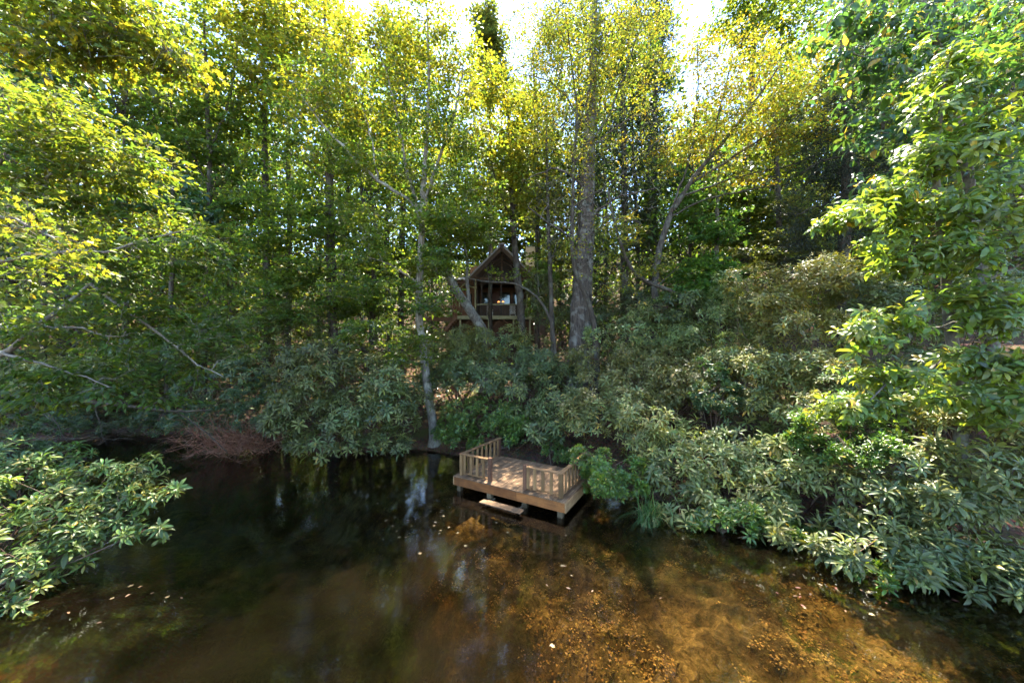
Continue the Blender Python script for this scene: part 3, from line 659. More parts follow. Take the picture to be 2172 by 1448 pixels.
for (a, b, nm) in ((el, pk, 'l'), (pk, er, 'r')):
    dx, dz = b[0] - a[0], b[1] - a[1]; L = math.hypot(dx, dz); nx_, nz_ = -dz / L, dx / L
    hbar('rake_board', 'brown', (a[0], -0.55, a[1]), (b[0], -0.55, b[1]), 0.05, 0.3)
    q = MB(); th = 0.14; off = 0.16
    pts = [(a[0] + nx_ * off, a[1] + nz_ * off), (b[0] + nx_ * off, b[1] + nz_ * off), (b[0] + nx_ * (off + th), b[1] + nz_ * (off + th)), (a[0] + nx_ * (off + th), a[1] + nz_ * (off + th))]
    q.add([(p[0], y, p[1]) for y in (-0.6, 7.0) for p in pts], [(0, 1, 2, 3), (7, 6, 5, 4), (0, 4, 5, 1), (1, 5, 6, 2), (2, 6, 7, 3), (3, 7, 4, 0)])
    q.build('roof_slope', HM['shingle'], house)
for f_ in (0.35, 0.62, 0.85):
    for s_ in (-1, 1):
        ex = el if s_ < 0 else er; hbar('gable_rafter', 'brown', (pk[0], 0.07, pk[1] - 0.2 - f_ * 1.2), (pk[0] + s_ * (1 - f_) * 2.3, 0.07, pk[1] - 0.2 - f_ * 1.2 - (1 - f_) * 1.6 + 0.1), 0.06, 0.09)
MB().bar((pk[0], -0.62, pk[1] + 0.36), (pk[0], 7.0, pk[1] + 0.36), 0.5, 0.16).build('ridge_cap', HM['shingle'], house)
MB().add([(el[0] + 0.3, 1.2, el[1]), (er[0] - 0.3, 1.2, er[1]), (pk[0], 1.2, pk[1] - 0.02), (el[0] + 0.3, 1.26, el[1]), (er[0] - 0.3, 1.26, er[1]), (pk[0], 1.26, pk[1] - 0.02)], [(0, 1, 2), (5, 4, 3), (0, 3, 4, 1), (1, 4, 5, 2), (2, 5, 3, 0)]).build('gable_wall', HM['dark'], house)
hbar('king_post', 'brown', (pk[0], 0.07, Z_(589)), (pk[0], 0.07, pk[1] - 0.2), 0.12, 0.12)
hbox('back_wall', 'brown', X_(985), X_(1140), 4.2, 4.35, -0.1, Z_(540))
hbox('porch_side_wall', 'dark', xr + 0.02, xr + 0.1, 0.2, 4.2, 0.0, Z_(593)); hbox('porch_side_wall', 'dark', xl - 0.1, xl - 0.02, 2.2, 4.2, 0.0, Z_(593))
hbox('wall_band', 'red', X_(1010), X_(1125), 4.14, 4.19, Z_(616), Z_(611))
BK = 34.2 / 30
def hw(px, py): return ((px - CX) / F * 34.14 - HO[0], CAMZ - (py - HY) / F * 34.14 - HO[2])
for (x0, x1, y0, y1) in ((1022, 1035, 620, 646), (1061, 1081, 620, 646), (1089, 1098, 620, 646), (1026, 1060, 604, 610), (1064, 1090, 604, 610)):
    (a, zb), (b, za) = hw(x0, y1), hw(x1, y0)
    fr = MB()
    for bb in ((a - 0.07, a, zb - 0.07, za + 0.07), (b, b + 0.07, zb - 0.07, za + 0.07), (a, b, za, za + 0.07), (a, b, zb - 0.07, zb)): fr.box(bb[0], bb[1], 4.1, 4.17, bb[2], bb[3])
    wn = fr.build('window', HM['brown'], house); hbox('pane', 'glass', a, b, 4.13, 4.145, zb, za, parent=wn)
(a, zb), (b, za) = hw(1043, 660), hw(1059, 619); dr = hbox('door', 'door', a, b, 4.1, 4.17, zb, za); hbox('handle', 'cream', a + 0.06, a + 0.1, 4.05, 4.1, 1.05, 1.25, parent=dr)
(a, zb), (b, za) = hw(1056, 618), hw(1067, 613.5); hbox('wall_plaque', 'door', a, b, 4.06, 4.12, zb, za)
# left wing, its eave, gutters and downpipes
hbox('wing_wall', 'red', X_(952), X_(1002), 2.0, 2.15, -0.1, Z_(598)); hbox('wing_eave', 'red', X_(953), X_(1000), 0.2, 0.3, Z_(601), Z_(594)); hbox('wing_roof', 'shingle', X_(950), X_(1003), 0.1, 5.5, Z_(593.8), Z_(591))
hbox('wing_post', 'red', X_(976), X_(979.5), 0.2, 0.32, 0, Z_(601)); hbox('wing_window', 'glass', X_(985), X_(995), 1.95, 1.99, Z_(645), Z_(615))
MB().tube([(X_(996), -0.1, Z_(606)), (X_(1000), -0.14, Z_(609)), (X_(1007), -0.16, Z_(611)), (X_(1008.5), -0.16, Z_(616)), (X_(1008.5), -0.16, Z_(666)), (X_(1014), -0.16, Z_(671)), (X_(1036), -0.16, Z_(677.5)), (X_(1037), -0.16, Z_(700))], 0.055, 8).build('downpipe', HM['cream'], house)
MB().tube([(X_(987), 0.1, Z_(601)), (X_(980), 0.08, Z_(606)), (X_(975), 0.05, Z_(612)), (X_(974), 0.05, Z_(650))], 0.05, 8).build('downpipe', HM['cream'], house)
MB().tube([(X_(1118), -0.16, Z_(600)), (X_(1118), -0.16, Z_(664)), (X_(1112), -0.16, Z_(671)), (X_(1090), -0.16, Z_(678)), (X_(1089), -0.16, Z_(700))], 0.055, 8).build('downpipe', HM['cream'], house)
for px in (976, 1037, 1089, 1124): hbox('support_post', 'cream', X_(px) - 0.07, X_(px) + 0.07, 0.02, 0.16, Z_(712), Z_(677.2))
for a, b in (((995, 678), (979, 697)), ((1012, 678), (1034, 698)), ((1061, 677), (1041, 697)), ((1066, 677), (1084, 691)), ((1112, 678), (1094, 693))):
    hbar('brace', 'red', (X_(a[0]), 0.1, Z_(a[1])), (X_(b[0]), 0.1, Z_(b[1])), 0.06, 0.09)
lt = MB()
for i in range(60):
    x = X_(960) + i * 0.13
    lt.bar((x, 1.0, -1.6), (x + 1.3, 1.0, -0.3), 0.015, 0.035); lt.bar((x + 1.3, 1.02, -1.6), (x, 1.02, -0.3), 0.015, 0.035)
lo = lt.build('lattice', HM['lattice'], house); lo['kind'] = 'stuff'
hbox('underfloor_wall', 'dark', X_(955), X_(1130), 1.6, 1.7, -1.9, -0.13)
# side deck with stairs down to the left
hbox('side_deck', 'red', X_(900), X_(969.5), 0.2, 2.0, -0.2, -0.02); hbox('side_deck_beam', 'red', X_(900), X_(969), 0.1, 0.19, -0.34, -0.02)
sb = MB().box(-0.02, 0.02, -0.02, 0.02, 0.0, 0.95).build('deck_baluster', HM['red'], house)
for i in range(18):
    o = sb if i == 0 else mesh_obj('deck_baluster', sb.data, house); o.location = (X_(902) + i * 0.155, 0.16, -0.02)
hbox('deck_rail', 'red', X_(900), X_(968), 0.1, 0.22, 0.93, 0.99)
hbar('stair_stringer', 'red', (X_(968), -0.25, -0.05), (X_(944), -0.25, -1.25), 0.06, 0.26); hbar('stair_stringer', 'red', (X_(968), 0.75, -0.05), (X_(944), 0.75, -1.25), 0.06, 0.26)
for i in range(6): hbox('stair_tread', 'red', X_(965 - i * 4.2), X_(971 - i * 4.2), -0.2, 0.7, -0.16 - i * 0.2, -0.12 - i * 0.2)
# chimney clad in tan boards, main roof behind
ch = hbox('chimney', 'tan', X_(1122), X_(1146.5), 6.2, 7.2, 0.0, Z_(478)); 
for i in range(26): 
    z = 2.1 + i * 0.24
    if z + 0.24 < Z_(478): MB().box(X_(1122) + 0.08, X_(1146.5) - 0.08, 6.16, 6.198, z, z + 0.215).build('siding_board', HM['tan'], ch)
for x in (X_(1122) - 0.015, X_(1146.5) - 0.1): hbox('corner_trim', 'tan', x, x + 0.115, 6.13, 6.2, 2.0, Z_(478), parent=ch)
mr = MB(); x0, x1 = X_(940), X_(1160); mr.add([(x0, 5.2, 3.4), (x1, 5.2, 3.4), (x1, 8.5, 5.3), (x0, 8.5, 5.3), (x0, 5.2, 3.25), (x1, 5.2, 3.25), (x1, 8.5, 5.15), (x0, 8.5, 5.15)], [(0, 1, 2, 3), (7, 6, 5, 4), (0, 4, 5, 1), (1, 5, 6, 2), (2, 6, 7, 3), (3, 7, 4, 0)])
mr.build('main_roof', HM['shingle'], house); hbox('main_wall', 'brown', X_(942), X_(1158), 6.0, 6.15, -0.5, 3.2)
# lamp and chairs on the porch
lp = empty('porch_lamp', tuple(HO + np.array((X_(1062) - 0.05, 2.0, Z_(634))))); tag(lp, 'small hanging lamp with two glowing amber shades inside the porch', 'lamp')
for s_ in (-1, 1):
    MB().tube([(s_ * 0.2, 0, 0.1), (s_ * 0.2, 0, 0.0)], [0.06, 0.14], 10).build('lamp_shade', HM['lamp'], lp)
MB().tube([(-0.2, 0, 0.12), (0, 0, 0.2), (0.2, 0, 0.12)], 0.015, 5).build('arm', HM['dark'], lp); MB().tube([(0, 0, 0.2), (0, 0, 2.2)], 0.012, 5).build('rod', HM['dark'], lp)
def chair(px, label):
    c = empty('porch_chair', tuple(HO + np.array((X_(px), 0.75, 0.062)))); tag(c, label, 'chair', 'pale chairs on the porch')
    MB().box(-0.26, 0.26, -0.25, 0.28, 0.42, 0.46).build('seat', HM['white'], c, 0.008)
    for i in range(4): MB().box(-0.25 + i * 0.13, -0.14 + i * 0.13, -0.29, -0.255, 0.25, 1.0).build('back_slat', HM['white'], c)
    for x in (-0.24, 0.24):
        for y in (-0.22, 0.25): MB().box(x - 0.025, x + 0.025, y - 0.025, y + 0.025, 0, 0.42).build('leg', HM['white'], c)
        MB().box(x - 0.035, x + 0.035, -0.25, 0.28, 0.62, 0.65).build('armrest', HM['white'], c)
chair(1038, 'pale slatted porch chair beside the downpipe corner of the railing'); chair(1087.5, 'pale slatted porch chair behind the dark trunk crossing the railing')

# ------------------------------------------------------------------ trees
YM = [(0.17, 0.165, 0.018), (0.14, 0.16, 0.02), (0.2, 0.175, 0.018), (0.1, 0.14, 0.022)]
GM = [(0.07, 0.125, 0.024), (0.06, 0.105, 0.024), (0.1, 0.14, 0.022)]
YG = [(0.11, 0.145, 0.02), (0.13, 0.155, 0.02), (0.08, 0.12, 0.022)]
YB = [(0.14, 0.15, 0.022), (0.165, 0.16, 0.02), (0.11, 0.135, 0.024), (0.19, 0.15, 0.016), (0.095, 0.125, 0.026), (0.115, 0.145, 0.022)]
OB = [(0.17, 0.17, 0.018), (0.18, 0.165, 0.016), (0.14, 0.16, 0.02), (0.22, 0.15, 0.014), (0.12, 0.15, 0.02)]
OL = [(0.1, 0.115, 0.03), (0.08, 0.1, 0.03), (0.13, 0.13, 0.03)]
HK = [(0.03, 0.045, 0.032), (0.024, 0.036, 0.028), (0.04, 0.055, 0.04)]

make_tree('maple_tree', 'yellow maple branches with large lobed leaves hanging over the top corner beside the sky', 'tree',
    [(-190, 900, 8, 0.22), (-180, 500, 8, 0.19), (-170, 100, 8, 0.15), (-160, -150, 8, 0.1)],
    [[(-172, 60, 8, 0.07), (0, 22, 8), (140, 24, 8), (270, 50, 8), (370, 110, 8)], [(-175, 30, 8, 0.06), (-20, -20, 8), (150, -40, 8), (300, -10, 8)], [(-178, 420, 8, 0.05), (-60, 440, 7.8), (60, 470, 7.6), (150, 540, 7.6)]],
    [(90, 20, 8, 150, 45, 0.9, 44), (250, 20, 8, 130, 45, 0.9, 40), (300, 85, 8, 95, 38, 0.8, 30), (345, 125, 8, 55, 35, 0.6, 16), (60, 105, 8, 65, 30, 0.7, 14), (190, 105, 8, 90, 35, 0.7, 22),
     (50, 470, 7.6, 110, 45, 0.8, 9), (120, 540, 7.6, 80, 45, 0.8, 8), (30, 600, 7.4, 70, 50, 0.8, 6)],
    'maple', YM + YG, 0.125, 0.95, 12, 0.5, 0.8, 'bark', 101, tpl=T_MAPLE, updir=0.5)
make_tree('beech_tree', 'spreading beech with sweeping grey twigs and oval yellow green leaves over the dark cove', 'tree',
    [(-130, 860, 11, 0.2), (-100, 780, 11, 0.17), (-60, 640, 11, 0.13), (-30, 480, 11, 0.1), (0, 330, 11, 0.07)],
    [[(-100, 800, 11, 0.1), (20, 745, 11), (100, 680, 11), (190, 600, 11.4), (290, 520, 12)], [(-90, 700, 11, 0.07), (0, 692, 11), (150, 694, 11), (260, 715, 11)], [(-60, 560, 11, 0.07), (90, 535, 11), (250, 530, 11), (390, 485, 11.5)],
     [(190, 600, 11.4, 0.05), (330, 705, 11.6), (420, 770, 11.8), (475, 800, 12)], [(0, 745, 11, 0.05), (110, 775, 10.6), (230, 820, 10.4)], [(-30, 470, 11, 0.06), (80, 380, 11), (210, 330, 11)]],
    [(90, 265, 11, 110, 60, 1.3, 40), (190, 310, 11, 130, 60, 1.3, 40), (60, 360, 11, 100, 50, 1.2, 30), (250, 370, 11.3, 120, 45, 1.2, 34), (120, 440, 11, 120, 40, 1.2, 30), (330, 490, 12, 120, 40, 1.2, 26),
     (280, 560, 11.6, 160, 50, 1.3, 36), (430, 545, 12, 100, 45, 1.2, 20), (110, 690, 11, 130, 50, 1.2, 28), (250, 640, 11, 140, 50, 1.2, 30), (300, 750, 11.5, 120, 50, 1.1, 22), (120, 790, 10.8, 120, 35, 1.0, 20), (390, 680, 12, 90, 50, 1, 16), (470, 620, 12.6, 90, 40, 1, 14), (200, 830, 10.8, 110, 35, 1, 16), (350, 820, 11.6, 80, 40, 1, 14), (60, 850, 10.6, 80, 35, 1, 12), (480, 720, 12.6, 70, 40, 1, 12)],
    'birch', GM[:2] + YG[:1], 0.17, 0.5, 15, 0.4, 0.5, 'twig', 102, top_cols=YG + YM[:1], tpl=T_OVAL)
make_tree('bare_limb', 'long grey dead limb reaching low over the cove water', 'branch',
    [(-60, 836, 14, 0.08), (0, 834, 14, 0.075), (150, 848, 14, 0.066), (300, 864, 14, 0.055), (370, 874, 14, 0.045), (448, 869, 14, 0.022)],
    [[(375, 874, 14, 0.035), (425, 905, 14), (480, 958, 14)], [(200, 852, 14, 0.025), (210, 900, 14), (230, 940, 13.8)], [(60, 842, 14, 0.025), (130, 900, 13.8), (150, 960, 13.6)]],
    [(230, 905, 13.8, 130, 40, 0.6, 22), (140, 940, 13.6, 80, 40, 0.6, 14)], per=0, bark='bark_dark', seed=103, root_to_ground=False)
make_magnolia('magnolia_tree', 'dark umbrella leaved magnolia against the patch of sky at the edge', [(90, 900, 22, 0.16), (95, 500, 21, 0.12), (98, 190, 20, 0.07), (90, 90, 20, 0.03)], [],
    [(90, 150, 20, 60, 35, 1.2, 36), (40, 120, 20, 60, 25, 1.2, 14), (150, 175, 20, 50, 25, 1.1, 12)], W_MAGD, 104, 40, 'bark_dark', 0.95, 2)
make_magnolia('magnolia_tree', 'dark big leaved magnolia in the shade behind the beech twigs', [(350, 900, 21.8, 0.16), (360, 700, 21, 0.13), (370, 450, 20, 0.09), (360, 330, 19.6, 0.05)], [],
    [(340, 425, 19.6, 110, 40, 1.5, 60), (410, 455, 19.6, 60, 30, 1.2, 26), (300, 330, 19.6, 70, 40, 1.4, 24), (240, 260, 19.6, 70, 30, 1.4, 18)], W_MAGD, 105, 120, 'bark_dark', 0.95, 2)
make_tree('maple_tree', 'tall slim maple with thin upright limbs filling the upper corner behind the yellow branches', 'tree',
    [(425, 880, 23, 0.22), (440, 600, 23, 0.19), (445, 350, 23, 0.14), (435, 120, 23, 0.09), (430, -60, 23, 0.05)],
    [[(445, 330, 23, 0.08), (490, 200, 23), (510, 60, 23)], [(445, 400, 23, 0.08), (370, 250, 23), (330, 100, 23)]],
    [(320, 110, 23, 110, 90, 2.6, 60), (430, 60, 23, 90, 90, 2.6, 50), (470, 200, 23, 90, 80, 2.4, 50), (360, 240, 23, 110, 60, 2.4, 50), (280, 300, 23, 90, 60, 2.2, 36), (440, 330, 23, 100, 50, 2.2, 44), (200, 200, 23, 80, 70, 2.2, 30), (500, 430, 23, 90, 50, 2, 40), (400, 560, 23, 120, 60, 2, 44)],
    'maple', GM, 0.2, 0.85, 16, 0.6, 0.5, 'bark_dark', 106, top_cols=YG)
make_tree('maple_tree', 'straight dark maple trunk half lost in green leaves left of the main maples', 'tree',
    [(566, 800, 25, 0.26), (566, 480, 25, 0.23), (562, 330, 25, 0.19), (560, 120, 25, 0.1), (560, -40, 25, 0.05)], [],
    [(560, 300, 25, 130, 70, 2.6, 60), (520, 180, 25, 110, 80, 2.4, 50), (620, 200, 25, 100, 80, 2.4, 44), (560, 420, 25, 130, 60, 2.4, 46), (540, 540, 25, 120, 50, 2.2, 36), (580, 60, 25, 100, 70, 2.4, 40)],
    'maple', GM, 0.2, 0.85, 15, 0.6, 0.5, 'bark_dark', 107, top_cols=YM)
make_tree('maple_tree', 'tall dark maple with layered green boughs standing left of the leaning grey maple', 'tree',
    [(708, 760, 20.5, 0.29), (703, 600, 20.5, 0.27), (700, 420, 20.5, 0.23), (695, 280, 20.5, 0.17), (690, 120, 20.5, 0.1), (690, -60, 20.5, 0.05)],
    [[(700, 400, 20.5, 0.08), (650, 345, 20.3), (600, 320, 20)], [(698, 380, 20.5, 0.08), (745, 345, 20.4), (800, 335, 20)], [(705, 540, 20.5, 0.06), (640, 535, 20), (580, 545, 19.6)]],
    [(690, 240, 20.5, 120, 60, 2.2, 50), (640, 330, 20, 110, 45, 2, 46), (760, 340, 20, 90, 40, 1.8, 34), (650, 430, 20, 130, 40, 2, 50), (600, 510, 19.6, 120, 35, 1.8, 44), (720, 480, 20, 100, 40, 1.8, 40), (560, 610, 19.4, 110, 40, 1.7, 40), (660, 580, 19.6, 100, 35, 1.7, 34), (720, 640, 19.6, 70, 40, 1.6, 22), (610, 670, 19, 90, 30, 1.5, 24), (700, 110, 20.5, 100, 90, 2.2, 46)],
    'maple', GM + YG[:1], 0.16, 0.9, 19, 0.5, 0.35, 'bark_dark', 108, top_cols=YM)
make_tree('maple_tree', 'tall bright yellow maple crown at the top left of the leaning grey maple', 'tree',
    [(610, 800, 27, 0.22), (615, 500, 27, 0.2), (610, 200, 27, 0.13), (600, -40, 27, 0.06)], [],
    [(520, 60, 22, 70, 90, 2, 60), (580, 150, 22, 80, 70, 2, 60), (640, 50, 22, 90, 80, 2, 60), (560, 20, 22, 90, 60, 2, 40)],
    'maple', YM, 0.19, 0.9, 15, 0.55, 0.5, 'bark_dark', 109)
make_tree('maple_tree', 'grey barked maple leaning from the waterline beside the dock, crown spread wide', 'tree',
    [(922, 925, 17.3, 0.23), (912, 860, 17.3, 0.21), (899, 760, 17.3, 0.195), (886, 650, 17.3, 0.18), (892, 550, 17.3, 0.17), (894, 450, 17.3, 0.16), (903, 330, 17.3, 0.1), (910, 180, 17.3, 0.07), (906, 20, 17.3, 0.04)],
    [[(894, 462, 17.3, 0.11), (868, 420, 17.2), (800, 385, 17), (740, 320, 16.8), (690, 275, 16.6), (640, 200, 16.5)], [(893, 470, 17.3, 0.11), (872, 390, 17.4), (850, 300, 17.5), (835, 200, 17.5), (800, 100, 17.5)],
     [(893, 455, 17.3, 0.1), (930, 340, 17.4), (968, 230, 17.4), (985, 130, 17.4)], [(899, 745, 17.3, 0.06), (868, 722, 17), (820, 690, 16.8), (770, 680, 16.5)], [(888, 600, 17.3, 0.06), (830, 560, 17), (780, 545, 16.6)], [(800, 385, 17, 0.05), (790, 300, 17), (760, 200, 17), (730, 90, 17)]],
    [(760, 90, 17.3, 110, 90, 2, 80), (880, 80, 17.3, 100, 90, 2, 80), (970, 130, 17.2, 70, 90, 1.6, 44), (690, 220, 16.7, 100, 60, 1.6, 50), (800, 240, 17.3, 110, 70, 1.8, 60), (920, 250, 17.3, 100, 70, 1.8, 60), (990, 300, 17, 80, 50, 1.5, 34),
     (740, 360, 16.9, 100, 40, 1.5, 34), (840, 350, 17.4, 100, 45, 1.6, 40), (960, 390, 17, 100, 45, 1.5, 44), (800, 450, 16.8, 130, 40, 1.5, 50), (930, 470, 16.6, 90, 40, 1.4, 34), (820, 540, 16.6, 130, 35, 1.4, 44), (1000, 480, 16.6, 80, 45, 1.3, 34),
     (780, 610, 16.3, 90, 35, 1.3, 30), (920, 560, 16.4, 70, 30, 1.2, 22), (900, 640, 16.2, 75, 40, 1.2, 32), (800, 705, 16.1, 100, 30, 1.1, 34), (880, 720, 16.2, 60, 30, 1, 18), (860, 765, 16, 70, 20, 0.9, 14)],
    'maple', GM + YG, 0.14, 0.95, 17, 0.46, 0.34, 'bark_pale', 110, top_cols=YM)
make_tree('maple_tree', 'yellow maple rising right behind the house gable on a dark trunk', 'tree',
    [(1110, 735, 23, 0.27), (1104, 640, 23, 0.25), (1095, 560, 23, 0.22), (1086, 430, 23, 0.16), (1080, 300, 23, 0.1), (1075, 180, 23, 0.05)],
    [[(1090, 480, 23, 0.08), (1050, 380, 22.6), (1030, 280, 22.4)], [(1088, 450, 23, 0.08), (1120, 360, 22.6), (1140, 260, 22.4)]],
    [(1040, 200, 22, 70, 60, 1.8, 50), (1080, 280, 22, 100, 60, 2, 70), (1020, 330, 22, 80, 60, 1.8, 50), (1110, 370, 22, 80, 50, 1.8, 50), (1050, 430, 22, 90, 50, 1.8, 46), (1010, 480, 22, 70, 26, 1.4, 24)],
    'maple', YM, 0.16, 0.95, 15, 0.5, 0.45, 'bark_dark', 111)
make_tree('broadleaf_tree', 'narrow green tree top standing alone between two gaps of sky', 'tree',
    [(1040, 700, 30, 0.2), (1040, 300, 30, 0.14), (1035, 60, 30, 0.06), (1032, 0, 30, 0.03)], [],
    [(1030, 40, 30, 24, 30, 1.2, 24), (1040, 90, 30, 34, 40, 1.5, 40), (1040, 170, 30, 50, 50, 2, 50)], 'maple', OL, 0.22, 0.8, 24, 0.55, 0.7, 'bark_dark', 112)
make_tree('leaning_tree', 'thick grey trunk leaning steeply across the front of the house', 'tree',
    [(1032, 712, 22.5, 0.34), (1010, 675, 22.5, 0.32), (985, 640, 22.5, 0.3), (962, 605, 22.5, 0.28), (940, 560, 22.5, 0.22), (915, 480, 22.5, 0.15), (900, 400, 22.5, 0.08)],
    [[(996, 655, 22.5, 0.17), (992, 610, 22.6), (990, 560, 22.7), (985, 480, 22.8)], [(938, 555, 22.5, 0.1), (985, 490, 22.3), (1035, 420, 22)]],
    [(930, 540, 21.8, 50, 40, 1.2, 40), (990, 495, 22, 55, 24, 1.2, 22), (900, 520, 22, 50, 40, 1, 22), (930, 470, 22.4, 80, 40, 1.4, 34), (880, 590, 22, 60, 40, 1.2, 20)], 'maple', YG, 0.16, 0.95, 24, 0.5, 0.45, 'bark', 113)
make_tree('sapling', 'crooked bare sapling arching in front of the porch gable', 'tree',
    [(1180, 765, 19.4, 0.085), (1174, 700, 19.4, 0.08), (1162, 655, 19.4, 0.075), (1140, 625, 19.4, 0.07), (1118, 612, 19.4, 0.065), (1095, 598, 19.4, 0.06), (1070, 593, 19.4, 0.055), (1040, 603, 19.4, 0.045), (1032, 597, 19.4, 0.04), (1000, 594, 19.4, 0.03), (972, 584, 19.4, 0.02)],
    [[(1100, 600, 19.4, 0.03), (1090, 575, 19.4), (1078, 560, 19.4)], [(1037, 602, 19.4, 0.02), (1034, 570, 19.4), (1028, 545, 19.4)], [(1143, 626, 19.4, 0.03), (1141, 590, 19.3), (1138, 540, 19.2)]],
    [(1055, 580, 19.4, 45, 12, 0.4, 8), (1135, 560, 19.3, 25, 25, 0.5, 8)], 'maple', YG, 0.12, 0.9, 9, 0.3, 0.5, 'bark_dark', 114)
make_tree('slender_tree', 'slender straight grey trunk between the house and the huge trunk', 'tree',
    [(1174, 760, 20.5, 0.15), (1169, 640, 20.5, 0.14), (1164, 500, 20.5, 0.12), (1160, 350, 20.5, 0.08), (1158, 220, 20.5, 0.04)], [[(1166, 560, 20.5, 0.05), (1190, 490, 20.2), (1210, 440, 20)]],
    [(1165, 430, 20.3, 70, 60, 1.5, 44), (1170, 330, 20.3, 70, 60, 1.5, 40), (1190, 520, 20, 40, 40, 1.2, 16)], 'birch', OL + YG, 0.13, 0.6, 10, 0.5, 0.6, 'bark_dark', 115)
make_tree('old_hemlock_tree', 'huge furrowed old trunk with dead bare branches, thickest in the woods', 'tree',
    [(1228, 765, 20, 0.66), (1230, 690, 20, 0.62), (1234, 600, 20, 0.57), (1241, 480, 20, 0.48), (1249, 300, 20, 0.34), (1257, 100, 20, 0.22), (1262, -120, 20, 0.18)],
    [[(1240, 470, 20, 0.09), (1300, 420, 19.4), (1390, 400, 19)], [(1243, 400, 20, 0.08), (1180, 350, 19.5), (1120, 380, 19)], [(1238, 520, 20, 0.08), (1160, 470, 19), (1120, 440, 18.6)], [(1248, 320, 20, 0.07), (1330, 250, 19.4), (1400, 235, 19)], [(1240, 450, 20, 0.07), (1310, 465, 19), (1360, 470, 18.5)]],
    [(1280, 420, 19.4, 120, 110, 1.8, 100), (1180, 440, 19.2, 70, 90, 1.6, 60), (1310, 290, 19.6, 100, 70, 1.6, 50), (1250, 560, 19, 80, 50, 1.4, 30)], 'hemlock', HK, 0.13, 0.35, 2.5, 0.4, 0.4, 'bark_big', 116, twig=0.016)
make_tree('birch_tree', 'small birch with a crooked trunk against the huge trunk, pale yellow crown above', 'tree',
    [(1266, 745, 18.4, 0.15), (1262, 690, 18.4, 0.14), (1255, 650, 18.4, 0.13), (1238, 615, 18.4, 0.12), (1213, 572, 18.4, 0.11), (1214, 480, 18.4, 0.1), (1216, 350, 18.4, 0.085), (1226, 240, 18.4, 0.07), (1210, 120, 18.4, 0.04), (1200, 20, 18.4, 0.02)],
    [[(1226, 245, 18.4, 0.05), (1190, 190, 18.4), (1165, 170, 18.3), (1100, 155, 18)], [(1216, 350, 18.4, 0.06), (1290, 250, 18.2), (1340, 120, 18), (1370, 20, 18)], [(1215, 440, 18.4, 0.05), (1310, 380, 18), (1390, 300, 17.8)], [(1222, 290, 18.4, 0.05), (1265, 150, 18.4), (1285, 20, 18.4)]],
    [(1150, 60, 18.4, 70, 70, 1.8, 80), (1240, 50, 18.4, 90, 80, 2, 95), (1350, 50, 18.2, 80, 80, 1.8, 85), (1170, 170, 18.3, 90, 60, 1.8, 60), (1280, 160, 18.4, 100, 70, 1.8, 60), (1385, 170, 18, 50, 70, 1.5, 26), (1190, 280, 18, 90, 50, 1.5, 20), (1320, 280, 18, 100, 60, 1.6, 14), (1250, 390, 17.8, 90, 50, 1.4, 10), (1390, 360, 17.8, 70, 60, 1.4, 9), (1330, 480, 17.4, 80, 40, 1.3, 9), (1220, 520, 17.4, 80, 40, 1.2, 9), (1290, 600, 17.2, 70, 30, 1, 10), (1250, 190, 17.6, 60, 70, 0.8, 16), (1245, 320, 17.6, 60, 60, 0.8, 12)],
    'birch', YB, 0.12, 0.58, 13, 0.5, 0.7, 'bark_dark', 117, updir=0.55)
make_tree('birch_tree', 'golden birch leaning to the right below the gap of open sky', 'tree',
    [(1388, 590, 18.6, 0.17), (1397, 530, 18.6, 0.16), (1418, 460, 18.6, 0.15), (1458, 395, 18.6, 0.13), (1502, 338, 18.4, 0.11), (1560, 270, 18.2, 0.08), (1620, 190, 18, 0.05), (1660, 130, 18, 0.03)],
    [[(1420, 455, 18.6, 0.06), (1470, 320, 18.5), (1480, 200, 18.4), (1478, 90, 18.3)], [(1460, 392, 18.6, 0.07), (1560, 330, 18.2), (1680, 250, 18), (1760, 190, 17.8)], [(1440, 420, 18.6, 0.06), (1560, 375, 18), (1680, 350, 17.7), (1790, 310, 17.4)], [(1505, 335, 18.4, 0.06), (1530, 220, 18.3), (1560, 100, 18.2)], [(1420, 460, 18.6, 0.05), (1500, 420, 18), (1600, 400, 17.6), (1700, 385, 17.4)]],
    [(1500, 220, 18.3, 80, 80, 1.8, 70), (1570, 130, 18.2, 90, 70, 1.8, 70), (1640, 210, 18, 100, 70, 1.7, 70), (1550, 290, 18.2, 100, 50, 1.6, 60), (1700, 170, 17.8, 70, 60, 1.5, 44), (1670, 290, 17.8, 90, 45, 1.5, 44), (1450, 310, 18.4, 70, 50, 1.4, 40), (1590, 370, 17.8, 100, 25, 1.2, 26), (1480, 110, 18.3, 35, 40, 1, 20), (1755, 300, 17.5, 40, 18, 0.8, 10), (1770, 190, 17.6, 30, 25, 0.7, 9)],
    'birch', OB, 0.12, 0.58, 14, 0.46, 0.7, 'bark_dark', 118, updir=0.55)
make_tree('bent_tree', 'thin grey trunk bending low over the shrubs right of the huge trunk', 'tree',
    [(1490, 668, 17, 0.09), (1470, 645, 17, 0.09), (1440, 622, 17, 0.09), (1395, 606, 17, 0.09), (1350, 592, 17, 0.085), (1335, 570, 17, 0.08), (1318, 520, 17, 0.07), (1298, 460, 17, 0.055), (1290, 400, 17, 0.03)],
    [[(1395, 606, 17, 0.03), (1420, 580, 16.9), (1440, 565, 16.8)]], [(1320, 500, 16.8, 50, 50, 1, 22), (1390, 570, 16.7, 70, 25, 0.9, 14)], 'birch', YB, 0.12, 0.6, 14, 0.4, 0.6, 'bark_dark', 119)
